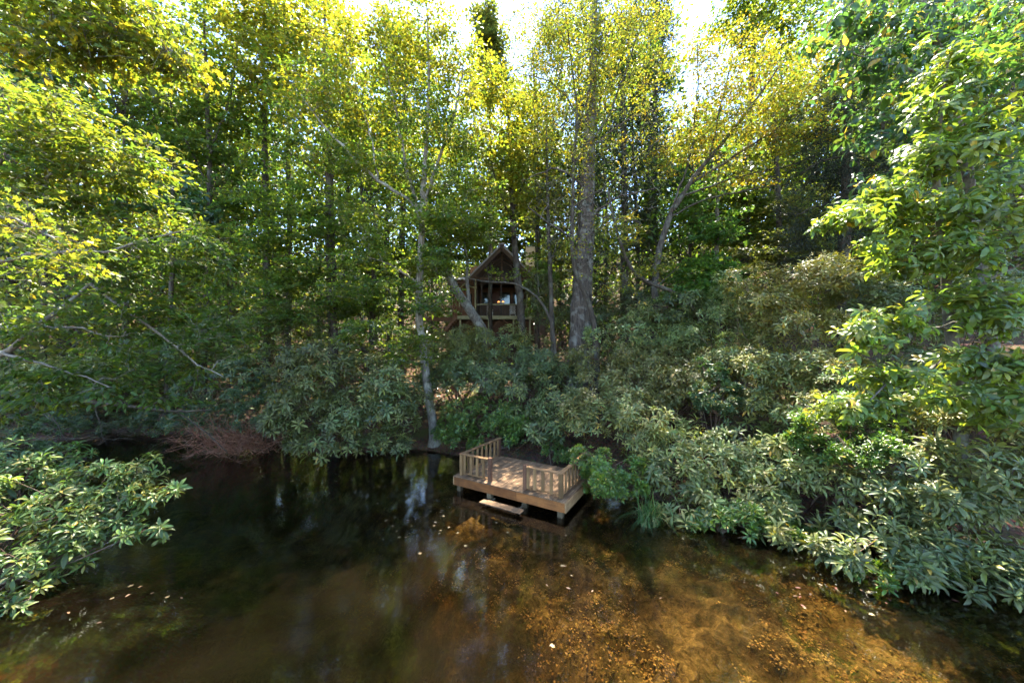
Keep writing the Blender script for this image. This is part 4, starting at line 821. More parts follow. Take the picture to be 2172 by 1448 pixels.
make_tree('oak_tree', 'stout dark trunk in the bright gap right of the golden birch', 'tree',
    [(1578, 560, 26, 0.4), (1576, 470, 26, 0.37), (1577, 400, 26, 0.33), (1590, 250, 26, 0.24), (1600, 60, 26, 0.14), (1605, -60, 26, 0.08)], [[(1578, 400, 26, 0.1), (1530, 330, 25.6), (1500, 280, 25)]],
    [(1540, 440, 25.4, 100, 50, 2.2, 60), (1640, 430, 25, 90, 50, 2, 50), (1600, 500, 24.6, 110, 30, 2, 36), (1660, 60, 24, 110, 60, 2.4, 60), (1580, 20, 25, 80, 40, 2.2, 40), (1640, 330, 25, 80, 50, 2, 36)], 'maple', YG, 0.19, 0.85, 24, 0.6, 0.5, 'bark_dark', 120)
make_tree('slender_tree', 'slim trunk with fresh green low boughs below the golden birch', 'tree',
    [(1522, 670, 20, 0.13), (1520, 560, 20, 0.12), (1522, 430, 20, 0.1), (1525, 330, 20, 0.06)], [], [(1500, 570, 18.8, 70, 30, 1.3, 40), (1470, 620, 18.4, 60, 30, 1.2, 30), (1540, 620, 18.4, 60, 35, 1.2, 34), (1500, 490, 19.4, 70, 30, 1.3, 28), (1490, 430, 19.6, 60, 40, 1.3, 24)], 'maple', [(0.06, 0.13, 0.03), (0.09, 0.15, 0.025)], 0.16, 0.9, 24, 0.5, 0.4, 'bark', 121)
make_tree('slender_tree', 'dark slim trunk at the back of the pale rhododendron bank', 'tree',
    [(1658, 620, 22, 0.2), (1655, 540, 22, 0.18), (1650, 400, 22, 0.13), (1645, 250, 22, 0.06)], [], [(1670, 500, 21.4, 70, 30, 1.5, 40), (1620, 540, 21, 70, 25, 1.4, 34), (1700, 440, 21.4, 70, 40, 1.5, 34), (1720, 540, 20.5, 70, 25, 1.2, 24)], 'maple', OL, 0.16, 0.8, 22, 0.5, 0.4, 'bark_dark', 122)
make_tree('hemlock_tree', 'dark grey hemlock top showing behind the birch crown beside the sky gap', 'tree',
    [(1385, 620, 31, 0.3), (1388, 300, 31, 0.24), (1392, 0, 31, 0.14), (1395, -120, 31, 0.06)], [], [(1395, 30, 31, 34, 60, 1.5, 60), (1400, 130, 31, 36, 70, 1.6, 60), (1395, 240, 31, 50, 70, 2, 60), (1370, -40, 31, 40, 40, 1.5, 30)], 'hemlock', HK, 0.18, 0.3, 26, 0.45, 0.3, 'bark_dark', 123)
make_tree('hemlock_tree', 'deep shaded hemlock between the golden birch and the large leaved trees', 'tree',
    [(1790, 700, 17, 0.26), (1790, 500, 17, 0.24), (1800, 250, 17, 0.17), (1805, 0, 17, 0.1)], [[(1792, 420, 17, 0.05), (1730, 440, 16.4), (1690, 455, 16)], [(1795, 330, 17, 0.05), (1730, 345, 16.4), (1700, 370, 16)]],
    [(1790, 250, 17, 100, 80, 2, 70), (1770, 360, 16.8, 100, 60, 1.9, 70), (1760, 450, 16.6, 120, 50, 1.8, 60), (1850, 400, 16.8, 90, 80, 1.8, 50), (1720, 520, 16.8, 90, 40, 1.6, 40), (1830, 130, 17, 90, 70, 1.8, 50)], 'hemlock', HK, 0.13, 0.3, 24, 0.5, 0.28, 'bark_dark', 124)
make_tree('hemlock_tree', 'dense green hemlock rising directly behind the huge old trunk', 'tree',
    [(1325, 660, 25.5, 0.3), (1325, 400, 25.5, 0.24), (1320, 150, 25.5, 0.14), (1318, 20, 25.5, 0.06)], [],
    [(1290, 120, 25.5, 70, 60, 2, 50), (1340, 200, 25.5, 80, 60, 2, 60), (1280, 290, 25.5, 90, 60, 2.2, 60), (1370, 330, 25.5, 80, 60, 2.2, 56), (1300, 410, 25.5, 100, 60, 2.2, 60), (1390, 460, 25.5, 80, 50, 2, 44), (1310, 520, 25.5, 100, 50, 2, 50), (1220, 380, 25.5, 60, 80, 2, 40), (1210, 230, 25.5, 60, 70, 2, 34), (1240, 60, 25.5, 90, 55, 2, 46), (1345, 65, 25.5, 75, 50, 2, 44), (1160, 90, 25.5, 60, 60, 2, 30)], 'hemlock', [(0.05, 0.075, 0.035), (0.06, 0.09, 0.035), (0.04, 0.06, 0.035)], 0.19, 0.34, 22, 0.55, 0.35, 'bark_dark', 127)
make_tree('broadleaf_tree', 'olive green tree between the house chimney and the huge trunk', 'tree',
    [(1140, 640, 27.5, 0.22), (1140, 400, 27.5, 0.18), (1135, 200, 27.5, 0.1), (1130, 100, 27.5, 0.05)], [],
    [(1130, 220, 27.5, 70, 60, 2, 44), (1150, 320, 27.5, 80, 60, 2.2, 50), (1110, 400, 27.5, 80, 50, 2.2, 46), (1170, 450, 27.5, 70, 50, 2, 40), (1190, 540, 27, 60, 50, 1.8, 34)], 'maple', YG + OL, 0.2, 0.8, 24, 0.6, 0.5, 'bark_dark', 128)
make_tree('broadleaf_tree', 'full green tree behind the leaning grey maple, left of the house roof', 'tree',
    [(850, 720, 27, 0.24), (855, 450, 27, 0.2), (860, 200, 27, 0.12), (860, 60, 27, 0.05)], [],
    [(860, 130, 27, 90, 60, 2.2, 50), (800, 250, 27, 90, 70, 2.2, 54), (910, 280, 27, 90, 70, 2.2, 54), (840, 400, 27, 110, 60, 2.2, 56), (930, 430, 27, 70, 60, 2, 40), (800, 540, 26, 90, 50, 2, 40), (890, 550, 26, 60, 50, 1.6, 26), (760, 640, 25, 80, 40, 1.8, 30)], 'maple', GM, 0.2, 0.85, 24, 0.6, 0.5, 'bark_dark', 129, top_cols=YG)
make_tree('broadleaf_tree', 'broad green tree standing right behind the house roof', 'tree',
    [(1085, 640, 46, 0.35), (1085, 450, 46, 0.28), (1085, 320, 46, 0.15), (1085, 260, 46, 0.06)], [],
    [(1085, 320, 46, 60, 50, 3, 60), (1050, 400, 46, 70, 50, 3, 70), (1125, 410, 46, 70, 50, 3, 70), (1085, 480, 46, 100, 50, 3, 80), (1140, 530, 46, 70, 50, 3, 60), (1030, 530, 46, 60, 40, 3, 50)], 'maple', YG + OL, 0.36, 0.8, 20, 0.9, 0.5, 'bark_dark', 130)
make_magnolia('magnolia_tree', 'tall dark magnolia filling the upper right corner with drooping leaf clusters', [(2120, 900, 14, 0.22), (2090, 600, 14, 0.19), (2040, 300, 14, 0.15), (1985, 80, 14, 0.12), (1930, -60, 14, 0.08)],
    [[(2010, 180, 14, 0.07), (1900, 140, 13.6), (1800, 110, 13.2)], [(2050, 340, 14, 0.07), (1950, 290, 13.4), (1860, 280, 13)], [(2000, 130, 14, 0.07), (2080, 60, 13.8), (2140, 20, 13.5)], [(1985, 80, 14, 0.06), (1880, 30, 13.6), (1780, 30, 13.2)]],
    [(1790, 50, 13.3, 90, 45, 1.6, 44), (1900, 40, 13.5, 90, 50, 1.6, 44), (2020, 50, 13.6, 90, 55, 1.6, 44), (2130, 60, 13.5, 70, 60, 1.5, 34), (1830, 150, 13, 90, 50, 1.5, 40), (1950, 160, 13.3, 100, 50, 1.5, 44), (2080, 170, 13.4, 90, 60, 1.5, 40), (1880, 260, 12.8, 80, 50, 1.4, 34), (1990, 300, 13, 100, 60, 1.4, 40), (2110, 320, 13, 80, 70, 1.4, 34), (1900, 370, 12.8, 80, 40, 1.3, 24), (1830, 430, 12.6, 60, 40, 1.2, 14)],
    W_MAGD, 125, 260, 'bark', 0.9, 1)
make_magnolia('magnolia_tree', 'bright green magnolia with very large leaves leaning in at the right edge', [(2034, 830, 9, 0.13), (2026, 760, 9, 0.12), (2016, 690, 9, 0.11), (2008, 620, 9, 0.1), (2000, 520, 8.9, 0.085), (1985, 380, 8.8, 0.065), (1990, 250, 8.7, 0.05), (2010, 130, 8.6, 0.03)],
    [[(2012, 660, 9, 0.05), (2050, 620, 8.6), (2110, 590, 8.3), (2160, 560, 8)], [(2018, 700, 9, 0.04), (1960, 690, 8.6), (1890, 700, 8.2)], [(2005, 560, 9, 0.05), (1930, 540, 8.6), (1860, 520, 8.3)], [(2024, 750, 9, 0.045), (1960, 790, 8.5), (1880, 800, 8.2), (1840, 850, 8.1)], [(2024, 750, 9, 0.045), (2090, 780, 8.4), (2130, 820, 8.2)], [(1990, 420, 8.8, 0.045), (1900, 430, 8.5), (1800, 470, 8.3)], [(1988, 330, 8.7, 0.045), (2080, 300, 8.3), (2150, 330, 8)]],
    [(2015, 140, 8.6, 70, 45, 0.7, 16), (1990, 230, 8.6, 70, 40, 0.7, 14), (2090, 290, 8.3, 80, 45, 0.8, 20), (1990, 330, 8.5, 80, 40, 0.8, 18), (1900, 420, 8.4, 80, 35, 0.7, 18), (1800, 470, 8.3, 55, 22, 0.5, 9), (2000, 450, 8.4, 100, 45, 0.8, 24), (2120, 430, 8.1, 60, 60, 0.8, 18), (1940, 540, 8.4, 100, 40, 0.7, 22), (2080, 540, 8.2, 90, 50, 0.8, 24), (1890, 680, 8.2, 80, 30, 0.6, 16), (1830, 715, 8.1, 50, 22, 0.5, 8), (2110, 660, 8.1, 70, 50, 0.7, 20), (1900, 800, 8.2, 85, 24, 0.6, 14), (2120, 790, 8, 60, 60, 0.7, 20), (1850, 865, 8.1, 85, 26, 0.6, 16), (2130, 880, 7.9, 50, 40, 0.5, 8), (2040, 640, 8.3, 60, 40, 0.5, 9), (2010, 830, 8.3, 70, 40, 0.5, 12), (2040, 740, 8.2, 40, 30, 0.4, 5)],
    W_MAG, 126, 300, 'bark', 0.6, 3)

# ------------------------------------------------------------------ far woods: one mass of trees beyond the house
def far_woods():
    rng = np.random.default_rng(77); bark_parts = []; LV = []; LT = []; LC = []; off = 0
    spots = []
    for row, (y0, nrow, hx) in enumerate(((27.5, 22, 50), (33, 22, 56), (40, 22, 64), (50, 20, 76), (64, 18, 90), (82, 18, 110))):
        for i in range(nrow):
            x = -hx + 2 * hx * (i + rng.uniform(0.1, 0.9)) / nrow; y = y0 + rng.uniform(-3, 3)
            if -7.5 < x < 5.0 and y < 42: continue
            spots.append((x, y))
    for x in (-30, -25, -36, 24, 29, 35): spots.append((x, 24 + rng.uniform(-2, 3)))
    pal = [GM, GM + OL, YG, OL, HK + GM]
    for x, y in spots:
        g = gz(x, y); h = rng.uniform(20, 29); r = rng.uniform(0.13, 0.25); pxx = CX + x / y * F
        if -14 < x < 20: h = min(h + 5, 3 + 2.1 * (y - 15) - g)
        if 1115 < pxx < 1405 or 1565 < pxx < 1950: h = min(rng.uniform(29, 34), 3 + 2.1 * (y - 15) - g)
        if 960 < pxx < 1110 or 1410 < pxx < 1560: h = min(h, CAMZ + (742 - 250) / F * y - g)
        pth = np.array([(x, y, g - 0.3, r), (x + rng.normal(0, .2), y, g + h * 0.35, r * 0.8), (x + rng.normal(0, .5), y, g + h * 0.7, r * 0.5), (x + rng.normal(0, .6), y, g + h, r * 0.15)])
        bark_parts.append(tubes(pth[None, :, :3], pth[None, :, 3], 7))
        nc = 60; cz = rng.uniform(0.05, 1.0, nc); rad = 4.2 * np.sqrt(np.clip(1 - ((cz - 0.5) / 0.56) ** 2, 0.05, 1)); an = rng.uniform(0, 6.283, nc); rr = rad * np.sqrt(rng.random(nc))
        c = np.stack([x + np.cos(an) * rr, y + np.sin(an) * rr, g + h * cz], 1)
        s0 = np.stack([np.full(nc, x), np.full(nc, y), g + h * np.clip(cz - 0.12, 0.1, 1)], 1); bark_parts.append(tubes(np.stack([s0, (s0 + c) / 2 + np.array((0, 0, .2)), c], 1), np.tile((0.06, 0.04, 0.015), (nc, 1)), 3))
        k = 26; idx = np.repeat(np.arange(nc), k); n = len(idx); p = c[idx] + rng.normal(0, 1, (n, 3)) * np.array((0.85, 0.85, 0.4))
        ax = rng.normal(0, 1, (n, 3)); nm = rng.normal(0, 0.45, (n, 3)); nm[:, 2] += 0.7
        ls = rng.uniform(0.32, 0.56, n); V, T, C = leaves(T_DIAMOND, p, ax, nm, ls, ls * 0.75, palette(n, pal[rng.integers(0, len(pal))], rng, 0.2))
        LV.append(V); LT.append(T + off); LC.append(C); off += len(V)
    BV, BT = join(bark_parts); LV = np.concatenate(LV); LT = np.concatenate(LT); LC = np.concatenate(LC)
    V = np.concatenate([LV, BV]); T = np.concatenate([LT, BT + len(LV)]); C = np.concatenate([LC, np.full((len(BV), 3), 0.1)])
    o = mesh_obj('far_woods', np_mesh('far_woods', V, T, C, [M['maple'], M['bark_dark']], mat_index=np.concatenate([np.zeros(len(LT), int), np.ones(len(BT), int)])))
    tag(o, 'distant green and yellow woods beyond the house', 'woods', kind='stuff')
far_woods()
def understory():
    rng = np.random.default_rng(78); n = 2900
    x = rng.uniform(-66, 66, n); y = 19.5 + 66 * rng.random(n) ** 1.25; s = pond_dist(x, y)
    hx = (np.abs(x + 1.0) < 5.6) & (y > 27.5) & (y < 40); k = (s > 1.2) & ~hx & (np.abs(x) < 1.6 * y + 4); x, y = x[k], y[k]; g = ground_z(x, y)
    hh = rng.uniform(0.4, 3.6, len(x)) * np.where(y > 40, 1.9, 1) * np.where(np.abs(x + 1) < 4, 0.35, 1); m = 29; idx = np.repeat(np.arange(len(x)), m); N_ = len(idx)
    p = np.stack([x[idx], y[idx], g[idx] + hh[idx] * rng.uniform(0.15, 1, N_)], 1) + rng.normal(0, 1, (N_, 3)) * np.array((0.75, 0.75, 0.35)); p[:, 2] = np.maximum(p[:, 2], ground_z(p[:, 0], p[:, 1]) + 0.03)
    ax = rng.normal(0, 1, (N_, 3)); ax[:, 2] *= 0.5; nm = rng.normal(0, 0.4, (N_, 3)); nm[:, 2] += 0.8; ls = rng.uniform(0.16, 0.32, N_) * np.where(y[idx] > 40, 1.6, 1)
    kk = np.repeat(rng.integers(0, 6, len(x)), m); col = palette(N_, [(0.05, 0.08, 0.035), (0.06, 0.1, 0.03), (0.09, 0.13, 0.025), (0.045, 0.075, 0.04), (0.12, 0.14, 0.022), (0.07, 0.11, 0.03)], rng, 0.2, kk)
    V, T, C = leaves(T_DIAMOND, p, ax, nm, ls, ls * 0.6, col)
    st = np.stack([x, y, g - 0.1], 1); tp = np.stack([x + rng.normal(0, .3, len(x)), y + rng.normal(0, .3, len(x)), g + hh], 1); BV, BT = tubes(np.stack([st, (st + tp) / 2 + rng.normal(0, .1, st.shape), tp], 1), np.tile((0.03, 0.02, 0.008), (len(x), 1)), 3)
    o = mesh_obj('undergrowth', np_mesh('undergrowth', np.concatenate([V, BV]), np.concatenate([T, BT + len(V)]), np.concatenate([C, np.full((len(BV), 3), 0.1)]), [M['laurel'], M['bark_dark']], mat_index=np.concatenate([np.zeros(len(T), int), np.ones(len(BT), int)])))
    tag(o, 'mixed green undergrowth covering the slope between the trees', 'undergrowth', kind='stuff')
understory()

# ------------------------------------------------------------------ shrubs
GR = 'rhododendrons on the bank'
RH = 'rhododendron_shrub'
make_shrub(RH, 'big dark rhododendron mound overhanging the water left of the grey maple trunk', [(740, 850, 15.4, 125, 85, 1.6), (655, 885, 15, 75, 70, 1.2), (812, 885, 15.3, 55, 72, 1.1), (720, 775, 16.2, 100, 40, 1.4), (700, 935, 14.7, 90, 35, 0.8), (790, 940, 14.8, 60, 30, 0.7)], W_DARK, 201, 260, 7.5, GR)
make_shrub(RH, 'dark low rhododendron bank directly below the house porch', [(960, 745, 20.3, 80, 35, 1.6), (1050, 740, 20.6, 80, 35, 1.6), (945, 800, 19.2, 40, 34, 1.2), (960, 790, 18.8, 50, 35, 1.2)], W_DARK, 202, 160, 6.5, GR)
make_shrub(RH, 'grey green rhododendron behind the bright laurel at the dock', [(1010, 805, 17.3, 65, 35, 1.2), (1100, 795, 17.6, 75, 45, 1.4), (1165, 780, 18, 55, 40, 1.2), (1180, 870, 15.5, 60, 65, 1.2), (1150, 920, 14.9, 30, 35, 0.7)], W_DARK, 203, 200, 7, GR)
make_shrub(RH, 'broad silvery rhododendron thicket sloping down from the huge trunk', [(1300, 785, 16.4, 90, 40, 1.5), (1400, 780, 16.6, 90, 35, 1.5), (1280, 870, 14.2, 75, 65, 1.3), (1380, 840, 14.6, 90, 50, 1.4), (1470, 830, 14.2, 80, 50, 1.3), (1350, 920, 12.9, 80, 50, 1.1), (1510, 780, 15.2, 70, 35, 1.3)], W_OLIVE, 204, 290, 10, GR, scale=0.82)
make_shrub(RH, 'tall pale topped rhododendron against the dark hemlock shade', [(1670, 605, 14, 100, 55, 1.5), (1605, 650, 13.8, 60, 65, 1.2), (1760, 620, 14, 70, 60, 1.3), (1700, 700, 13, 90, 60, 1.3), (1660, 770, 12.4, 80, 55, 1.2), (1740, 800, 11.4, 80, 55, 1.1), (1650, 840, 12, 75, 45, 1.0), (1720, 870, 10.8, 70, 40, 0.9)], W_OLIVE, 205, 290, 10, GR, scale=0.82)
make_shrub(RH, 'silvery rhododendron row along the slope behind the broad thicket', [(1340, 715, 18.6, 80, 42, 1.4), (1510, 705, 16.6, 80, 48, 1.4), (1560, 640, 16.4, 60, 45, 1.3), (1440, 735, 17.4, 70, 35, 1.3), (1580, 760, 14, 70, 50, 1.2)], W_OLIVE, 214, 200, 10, GR, scale=0.82)
make_shrub(RH, 'rhododendron clump hiding the foot of the bright magnolia', [(2050, 900, 8.9, 80, 45, 0.7), (1970, 880, 9.4, 60, 40, 0.6), (2140, 930, 8.4, 60, 40, 0.6)], W_OLIVE, 215, 140, 8, GR, scale=0.9)
make_shrub(RH, 'rounded rhododendron under the bent grey trunk', [(1430, 665, 18, 65, 38, 1.4), (1480, 690, 17.4, 45, 30, 1.1)], W_DARK, 206, 110, 7, GR)
make_shrub(RH, 'yellow green rhododendron overhanging the water right of the sedge', [(1480, 990, 11.4, 90, 65, 1.1), (1560, 930, 11.8, 90, 50, 1.2), (1560, 1040, 10.5, 90, 65, 1), (1630, 1095, 9.8, 80, 50, 0.9), (1470, 1080, 10.4, 60, 45, 0.7), (1640, 980, 10.6, 70, 55, 1)], W_OLIVE, 207, 300, 8, GR)
make_shrub(RH, 'dark long leaved rhododendron filling the lower right edge over the water', [(1830, 1040, 8.9, 110, 70, 0.9), (1960, 1020, 8.6, 120, 80, 0.9), (2090, 1040, 8.2, 100, 100, 0.9), (1880, 1150, 8, 120, 50, 0.8), (2020, 1150, 7.8, 110, 70, 0.8), (2110, 1220, 7.2, 80, 50, 0.6), (1960, 1215, 7.5, 80, 35, 0.5)], W_DARK, 208, 300, 9, GR, scale=0.95)
make_shrub(RH, 'fresh green rhododendron at the lower left edge leaning over the water', [(60, 1100, 7.7, 105, 75, 0.75), (50, 1200, 7.2, 90, 65, 0.65), (70, 1010, 8.6, 100, 55, 0.75), (55, 1275, 6.8, 60, 32, 0.4), (150, 1060, 8.0, 60, 50, 0.5)], W_FRESH, 209, 230, 9, GR, scale=0.8)
make_shrub(RH, 'open rhododendron spray with bare stems standing out over the dark water', [(280, 1000, 8.8, 75, 32, 0.6), (330, 1040, 8.6, 55, 24, 0.45), (215, 1100, 8, 60, 26, 0.4), (310, 1125, 8, 45, 14, 0.3), (250, 1060, 8.2, 50, 20, 0.4), (150, 1150, 7.6, 60, 30, 0.4)], W_FRESH, 210, 170, 8, GR, scale=0.75, inner=0.1, stems=3)
make_shrub(RH, 'deep shaded rhododendron between the dark maple trunk and the overhanging mound', [(620, 700, 20.5, 90, 45, 1.8), (560, 780, 18.8, 70, 40, 1.3)], W_DARK, 211, 60, 5.5, GR)
make_shrub(RH, 'deep shaded rhododendron on the slope above the dead brush', [(500, 720, 21, 100, 45, 1.8), (390, 755, 20.8, 90, 50, 1.6)], W_DARK, 216, 50, 5.5, GR)
make_shrub(RH, 'deep shaded rhododendron behind the beech twigs at the back of the cove', [(260, 800, 20.8, 100, 50, 1.6), (180, 815, 21, 80, 50, 1.6)], W_DARK, 217, 40, 5.5, GR)
make_shrub(RH, 'deep shaded rhododendron at the far left end of the cove', [(90, 825, 21.4, 100, 50, 1.6), (0, 820, 21.4, 100, 50, 1.6)], W_DARK, 218, 40, 5.5, GR)
make_shrub(RH, 'tall shaded rhododendron between the house corner and the slender trunk', [(1160, 670, 23, 40, 60, 1.3), (1150, 610, 24, 30, 40, 1.2)], W_DARK, 212, 40, 6, GR)
make_shrub(RH, 'shaded rhododendron on the slope right behind the huge trunk', [(1310, 690, 21.5, 60, 40, 1.5), (1360, 650, 22, 70, 35, 1.5)], W_DARK, 219, 40, 6, GR)
make_shrub(RH, 'shaded rhododendron wall behind the bright magnolia trunk', [(1960, 860, 11.4, 110, 60, 1.2), (2080, 830, 11, 100, 80, 1.2), (1870, 800, 12.4, 90, 60, 1.2), (1980, 700, 12.6, 120, 70, 1.3), (2120, 640, 12, 90, 90, 1.3), (1850, 650, 13.4, 90, 60, 1.3)], W_DARK, 213, 120, 7, GR)
LG = 'small leaved shrubs by the water'
LS = 'laurel_shrub'
make_shrub(LS, 'bright green laurel mound behind the left railing of the dock', [(1040, 890, 16.3, 85, 45, 1.0), (970, 925, 16.4, 45, 35, 0.8), (1110, 925, 15.4, 38, 30, 0.6), (1060, 935, 15.7, 50, 25, 0.5)], W_LAUREL, 221, 260, 22, LG)
make_shrub(LS, 'glossy bright laurel bush against the right railing of the dock', [(1290, 995, 11.2, 55, 48, 0.6), (1268, 1030, 10.6, 38, 34, 0.45), (1325, 1035, 10.6, 35, 38, 0.45)], W_LAUREL, 222, 260, 30, LG)
make_shrub(LS, 'low laurel tuft growing over the back edge of the dock boards', [(1195, 968, 14, 25, 14, 0.35), (1170, 950, 14.4, 20, 18, 0.3)], W_LAUREL, 223, 40, 30, LG, scale=0.9)
make_shrub(LS, 'glossy green laurel drooping to the water under the right hand thicket', [(1560, 1120, 9.6, 90, 40, 0.6), (1660, 1140, 9.2, 60, 30, 0.5), (1480, 1120, 9.9, 45, 25, 0.4)], W_LAUREL, 224, 200, 22, LG, scale=1.15)
make_shrub(LS, 'low laurel spray with fresh leaves at the water in the lower right', [(1880, 1235, 7.4, 75, 22, 0.35), (1960, 1200, 7.5, 50, 26, 0.35), (1820, 1210, 7.7, 40, 20, 0.3)], W_LAUREL, 225, 160, 26, LG)
make_shrub(LS, 'pale glittering small leaved shrub on the far left shore', [(50, 905, 15.6, 75, 40, 1.1), (20, 960, 14.6, 60, 30, 0.8)], W_SMALL, 226, 150, 16, LG)
make_shrub(LS, 'small leaved shrub above the dead brush at the cove edge', [(490, 830, 17.6, 75, 45, 1.1), (440, 890, 17.4, 60, 32, 0.9), (545, 885, 17, 40, 36, 0.7), (500, 910, 17.6, 60, 25, 0.7)], W_SMALL, 227, 120, 14, LG)
make_shrub(LS, 'dark small leaved shrub low over the cove water', [(350, 885, 19.3, 55, 28, 0.9), (290, 905, 19.2, 50, 20, 0.8), (200, 890, 20.6, 75, 34, 0.9), (110, 900, 20.2, 75, 30, 0.9)], W_SMALL, 228, 60, 13, LG)
make_shrub('dogwood_shrub', 'light green dogwood below the magnolia leaves on the right bank', [(1780, 910, 9.6, 90, 50, 0.8), (1880, 950, 9.2, 85, 40, 0.7), (1730, 960, 9.8, 50, 40, 0.6)], W_LAUREL, 229, 220, 20, LG, scale=1.05, up=0.75)
make_shrub('azalea_shrub', 'thin yellow green azalea rising above the silvery thicket', [(1530, 850, 12.6, 50, 55, 0.7), (1500, 800, 13, 30, 30, 0.5)], W_SMALL, 230, 120, 17, LG, up=0.7)
make_shrub(LS, 'glossy holly like shrub at the right corner of the house', [(1150, 610, 26, 26, 40, 0.9), (1140, 660, 25.5, 20, 25, 0.7)], W_LAUREL, 231, 40, 14, LG, scale=1.5)

# ------------------------------------------------------------------ brush pile, sedge, fallen log
rng = np.random.default_rng(5)
bc = P(495, 955, 15.9); bc[2] = 0.0
ch = []; cr = []
for i in range(150):
    b = np.array((rng.normal(0, 0.8), rng.uniform(0.0, 0.9), rng.uniform(0.0, 0.6))); an = rng.uniform(math.pi * 0.85, math.pi * 2.15); el_ = rng.uniform(0.1, 1.25); L = rng.uniform(1.0, 2.5)
    d = np.array((math.cos(an) * math.cos(el_), math.sin(an) * math.cos(el_) * 0.7, math.sin(el_))); r0 = rng.uniform(0.008, 0.02)
    def stick(b, d, L, r0):
        k_ = rng.normal(0, 0.07 * L, (3, 3)); e = b + d * L - np.array((0, 0, 0.28 * L)); m1 = b + d * L * 0.4 + k_[0] + np.array((0, 0, 0.05 * L)); m2 = b + d * L * 0.72 + k_[1] - np.array((0, 0, 0.06 * L))
        for q in (m1, m2, e): q[2] = max(q[2], 0.03)
        ch.append((b, m1, m2, e)); cr.append((r0, r0 * 0.8, r0 * 0.6, r0 * 0.3)); return m1, m2
    m1, m2 = stick(b, d, L, r0)
    for q in (m1, m2, m2): stick(q, unit(d + rng.normal(0, 0.55, 3)), L * rng.uniform(0.3, 0.6), r0 * 0.55)
bp_ = empty('brush_pile', (bc[0], bc[1], 0)); tag(bp_, 'dead bush of bare reddish brown twigs trailing into the cove water', 'brush')
V, T = tubes(ch, cr, 4); mesh_obj('twigs', np_mesh('twigs', V, T, None, M['brush']), bp_)['kind'] = 'stuff'

gc = P(1378, 1108, 9.75); sg = empty('sedge_clump', (gc[0], gc[1], 0.0)); tag(sg, 'clump of long arching green sedge blades at the water beside the laurel', 'grass clump')
Vs = []; Ts = []; Cs = []; off = 0
for i in range(260):
    an = rng.uniform(0, 6.283); L = rng.uniform(0.65, 1.4); lean = rng.uniform(0.15, 1.0) ** 1.1; wd = rng.uniform(0.008, 0.016)
    if math.sin(an) > 0.2: L *= 0.8
    b = np.array((rng.normal(0, 0.12), rng.normal(0, 0.08), 0)); dx, dy = math.cos(an), math.sin(an); sd = np.array((-dy, dx, 0)); pts = []
    for k in range(7):
        u = k / 6; hgt = L * (u * (1 - 0.25 * lean) - 0.75 * lean * u * u * u); out = L * lean * 0.75 * u ** 1.4
        c = b + np.array((dx * out, dy * out, max(hgt, -0.02))); ww = wd * (1 - u ** 2) + 0.0012; pts += [c - sd * ww, c + sd * ww]
    Vs.append(np.array(pts)); Ts.append(np.array([q for k in range(6) for q in ((2 * k, 2 * k + 1, 2 * k + 3), (2 * k, 2 * k + 3, 2 * k + 2))]) + off); off += 14
    Cs.append(np.tile(np.array((0.07, 0.14, 0.04)) * rng.uniform(0.6, 1.5) if rng.random() > 0.1 else np.array((0.25, 0.22, 0.09)), (14, 1)))
mesh_obj('blades', np_mesh('blades', np.concatenate(Vs), np.concatenate(Ts), np.concatenate(Cs), M['grass']), sg)['kind'] = 'stuff'

lg = empty('fallen_log', tuple(P(972, 836, 18.2))); tag(lg, 'fallen pale brown log slanting through the shade behind the grey maple', 'log')
a, b = P(972, 836, 18.2), P(918, 783, 19.2)
pth = resample(np.array([[*a, 0.1], [*(a * .5 + b * .5 + np.array((0, 0, .06))), 0.085], [*b, 0.06]]), 0.2); V, T = trunk_tube(pth, 9, rng, 0.08, False)
mesh_obj('trunk', np_mesh('trunk', V - a, T, None, M['brush']), lg)
q = [np.array(a) * .4 + b * .6]; V, T = tubes([(q[0], q[0] + (0.1, 0, .25), q[0] + (.05, 0, .5), q[0] + (.15, 0, .8))], [(0.03, .025, .018, .01)], 5); mesh_obj('branch', np_mesh('branch', V - a, T, None, M['brush']), lg)

# ------------------------------------------------------------------ pond weed and leaves
def weed():
    rng = np.random.default_rng(9); n = 14000
    x = rng.uniform(-5, 12, n); y = rng.uniform(3.5, 14, n); f = fbm(x * 0.9, y * 0.9, 3, 40); k = (pond_dist(x, y) < -0.25) & (f > 0.4 + 0.1 * (x < -1)); x, y = x[k], y[k]
    z = bed_z(x, y) + 0.02; nL = 4; idx = np.repeat(np.arange(len(x)), nL); m = len(idx); pos = np.stack([x, y, z], 1)[idx] + rng.normal(0, 0.05, (m, 3)) * np.array((1, 1, 0.3))
    pos[:, 2] = np.minimum(pos[:, 2], -0.1)
    ax = rng.normal(0, 1, (m, 3)); ax[:, 2] = np.abs(ax[:, 2]) * 0.25 + 0.05; nm = rng.normal(0, 0.4, (m, 3)); nm[:, 2] += 1.4; ls = rng.uniform(0.03, 0.075, m)
    V, T, C = leaves(T_DIAMOND, pos, ax, nm, ls, ls * 0.6, palette(m, [(0.36, 0.25, 0.1), (0.3, 0.205, 0.08), (0.41, 0.3, 0.125), (0.24, 0.165, 0.065)], rng, 0.12))
    V[:, 2] = np.minimum(V[:, 2], -0.03)
    o = mesh_obj('pond_weed', np_mesh('pond_weed', V, T, C, leaf_mat('orange_weed', 0.9, 0.05, 0.3, (1.2, 1.1, 0.9)))); tag(o, 'feathery orange brown weed lying under the shallow water', 'pond weed', kind='stuff')
weed()
FL = leaf_mat('fallen_leaf', 0.55, 0.35, 0.1, (1.2, 1.2, 1), (0.7, 1.4))
fl_me = []
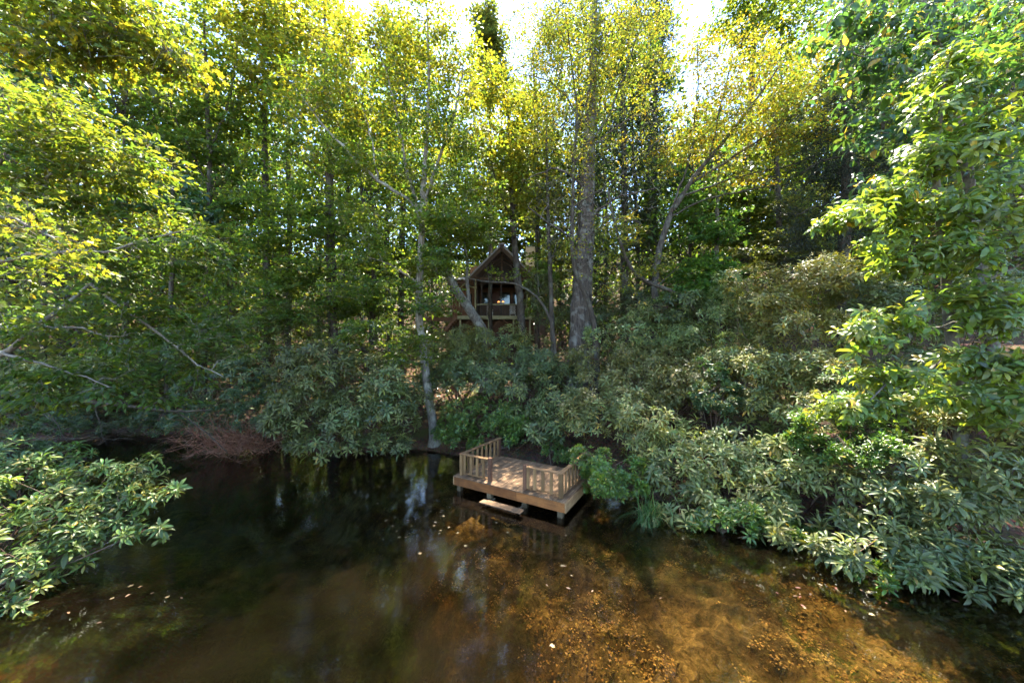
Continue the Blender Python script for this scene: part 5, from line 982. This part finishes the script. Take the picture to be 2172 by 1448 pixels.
for i, c in enumerate(((0.13, 0.09, 0.04), (0.1, 0.055, 0.025), (0.16, 0.125, 0.065), (0.11, 0.035, 0.02))):
    V, T, C = leaves(T_MAPLE if i % 2 == 0 else T_OVAL, np.array([(-0.05, 0, 0.006)]), np.array([(1.0, 0, 0)]), np.array([(0, 0.05, 1.0)]), 0.12, 0.1 if i % 2 == 0 else 0.055, np.array([c])); V[:, 2] = np.clip(V[:, 2], 0.004, 0.05); fl_me.append(np_mesh('floating_leaf', V, T, C, FL))
rl = random.Random(12)
for i in range(16):
    lx, ly = rl.uniform(0.4, 3.8), rl.uniform(0.4, 2.6); X, Y = -2.07 + 0.861 * lx + 0.509 * ly, 12.17 - 0.509 * lx + 0.861 * ly
    o = mesh_obj('fallen_leaf', fl_me[rl.choice((0, 1, 3))], None, (X, Y, DZ + 0.006)); o.rotation_euler = (rl.uniform(-0.1, 0.1), 0, rl.uniform(0, 6.28)); o.scale = (0.8,) * 3; tag(o, 'small dry fallen leaf lying on the dock boards', 'leaf', 'fallen leaves on the dock')
def drop(px, py, sx, sy, n, label, group, kinds, smin=0.7, smax=1.3):
    for i in range(n):
        x, y = rl.gauss(px, sx), rl.gauss(py, sy); d = CAMZ * F / max(y - HY, 150); X, Y = (x - CX) / F * d, d
        if pond_dist(np.array([X]), np.array([Y]))[0] > -0.1: continue
        lx = (X + 2.07) * 0.861 - (Y - 12.17) * 0.509; ly = (X + 2.07) * 0.509 + (Y - 12.17) * 0.861
        if -0.2 < lx < 4.4 and -0.7 < ly < 3: continue
        o = mesh_obj('floating_leaf', fl_me[rl.choice(kinds)], None, (X, Y, 0.002)); o.rotation_euler = (0, 0, rl.uniform(0, 6.28)); s = rl.uniform(smin, smax); o.scale = (s, s, s); tag(o, label, 'leaf', group)
drop(930, 1085, 75, 45, 38, 'small pale fallen leaf floating on the amber water left of the dock', 'fallen leaves left of the dock', (0, 0, 2), 0.5, 0.95)
drop(1180, 1210, 110, 60, 14, 'fallen leaf floating on the open water in front of the dock', 'fallen leaves in front of the dock', (0, 1, 2), 0.5, 0.9)
drop(260, 1245, 75, 35, 15, 'brownish fallen leaf floating near the lower left rhododendron', 'fallen leaves in the lower left', (0, 1, 1), 0.5, 0.9)
drop(1800, 1265, 110, 30, 26, 'brown fallen leaf floating below the right hand rhododendrons', 'fallen leaves in the lower right', (1, 3, 2), 0.5, 1.0)
drop(760, 1010, 110, 16, 16, 'tiny yellowish leaf on the dark water under the rhododendron mound', 'fallen leaves under the dark mound', (0, 1), 0.5, 0.8)
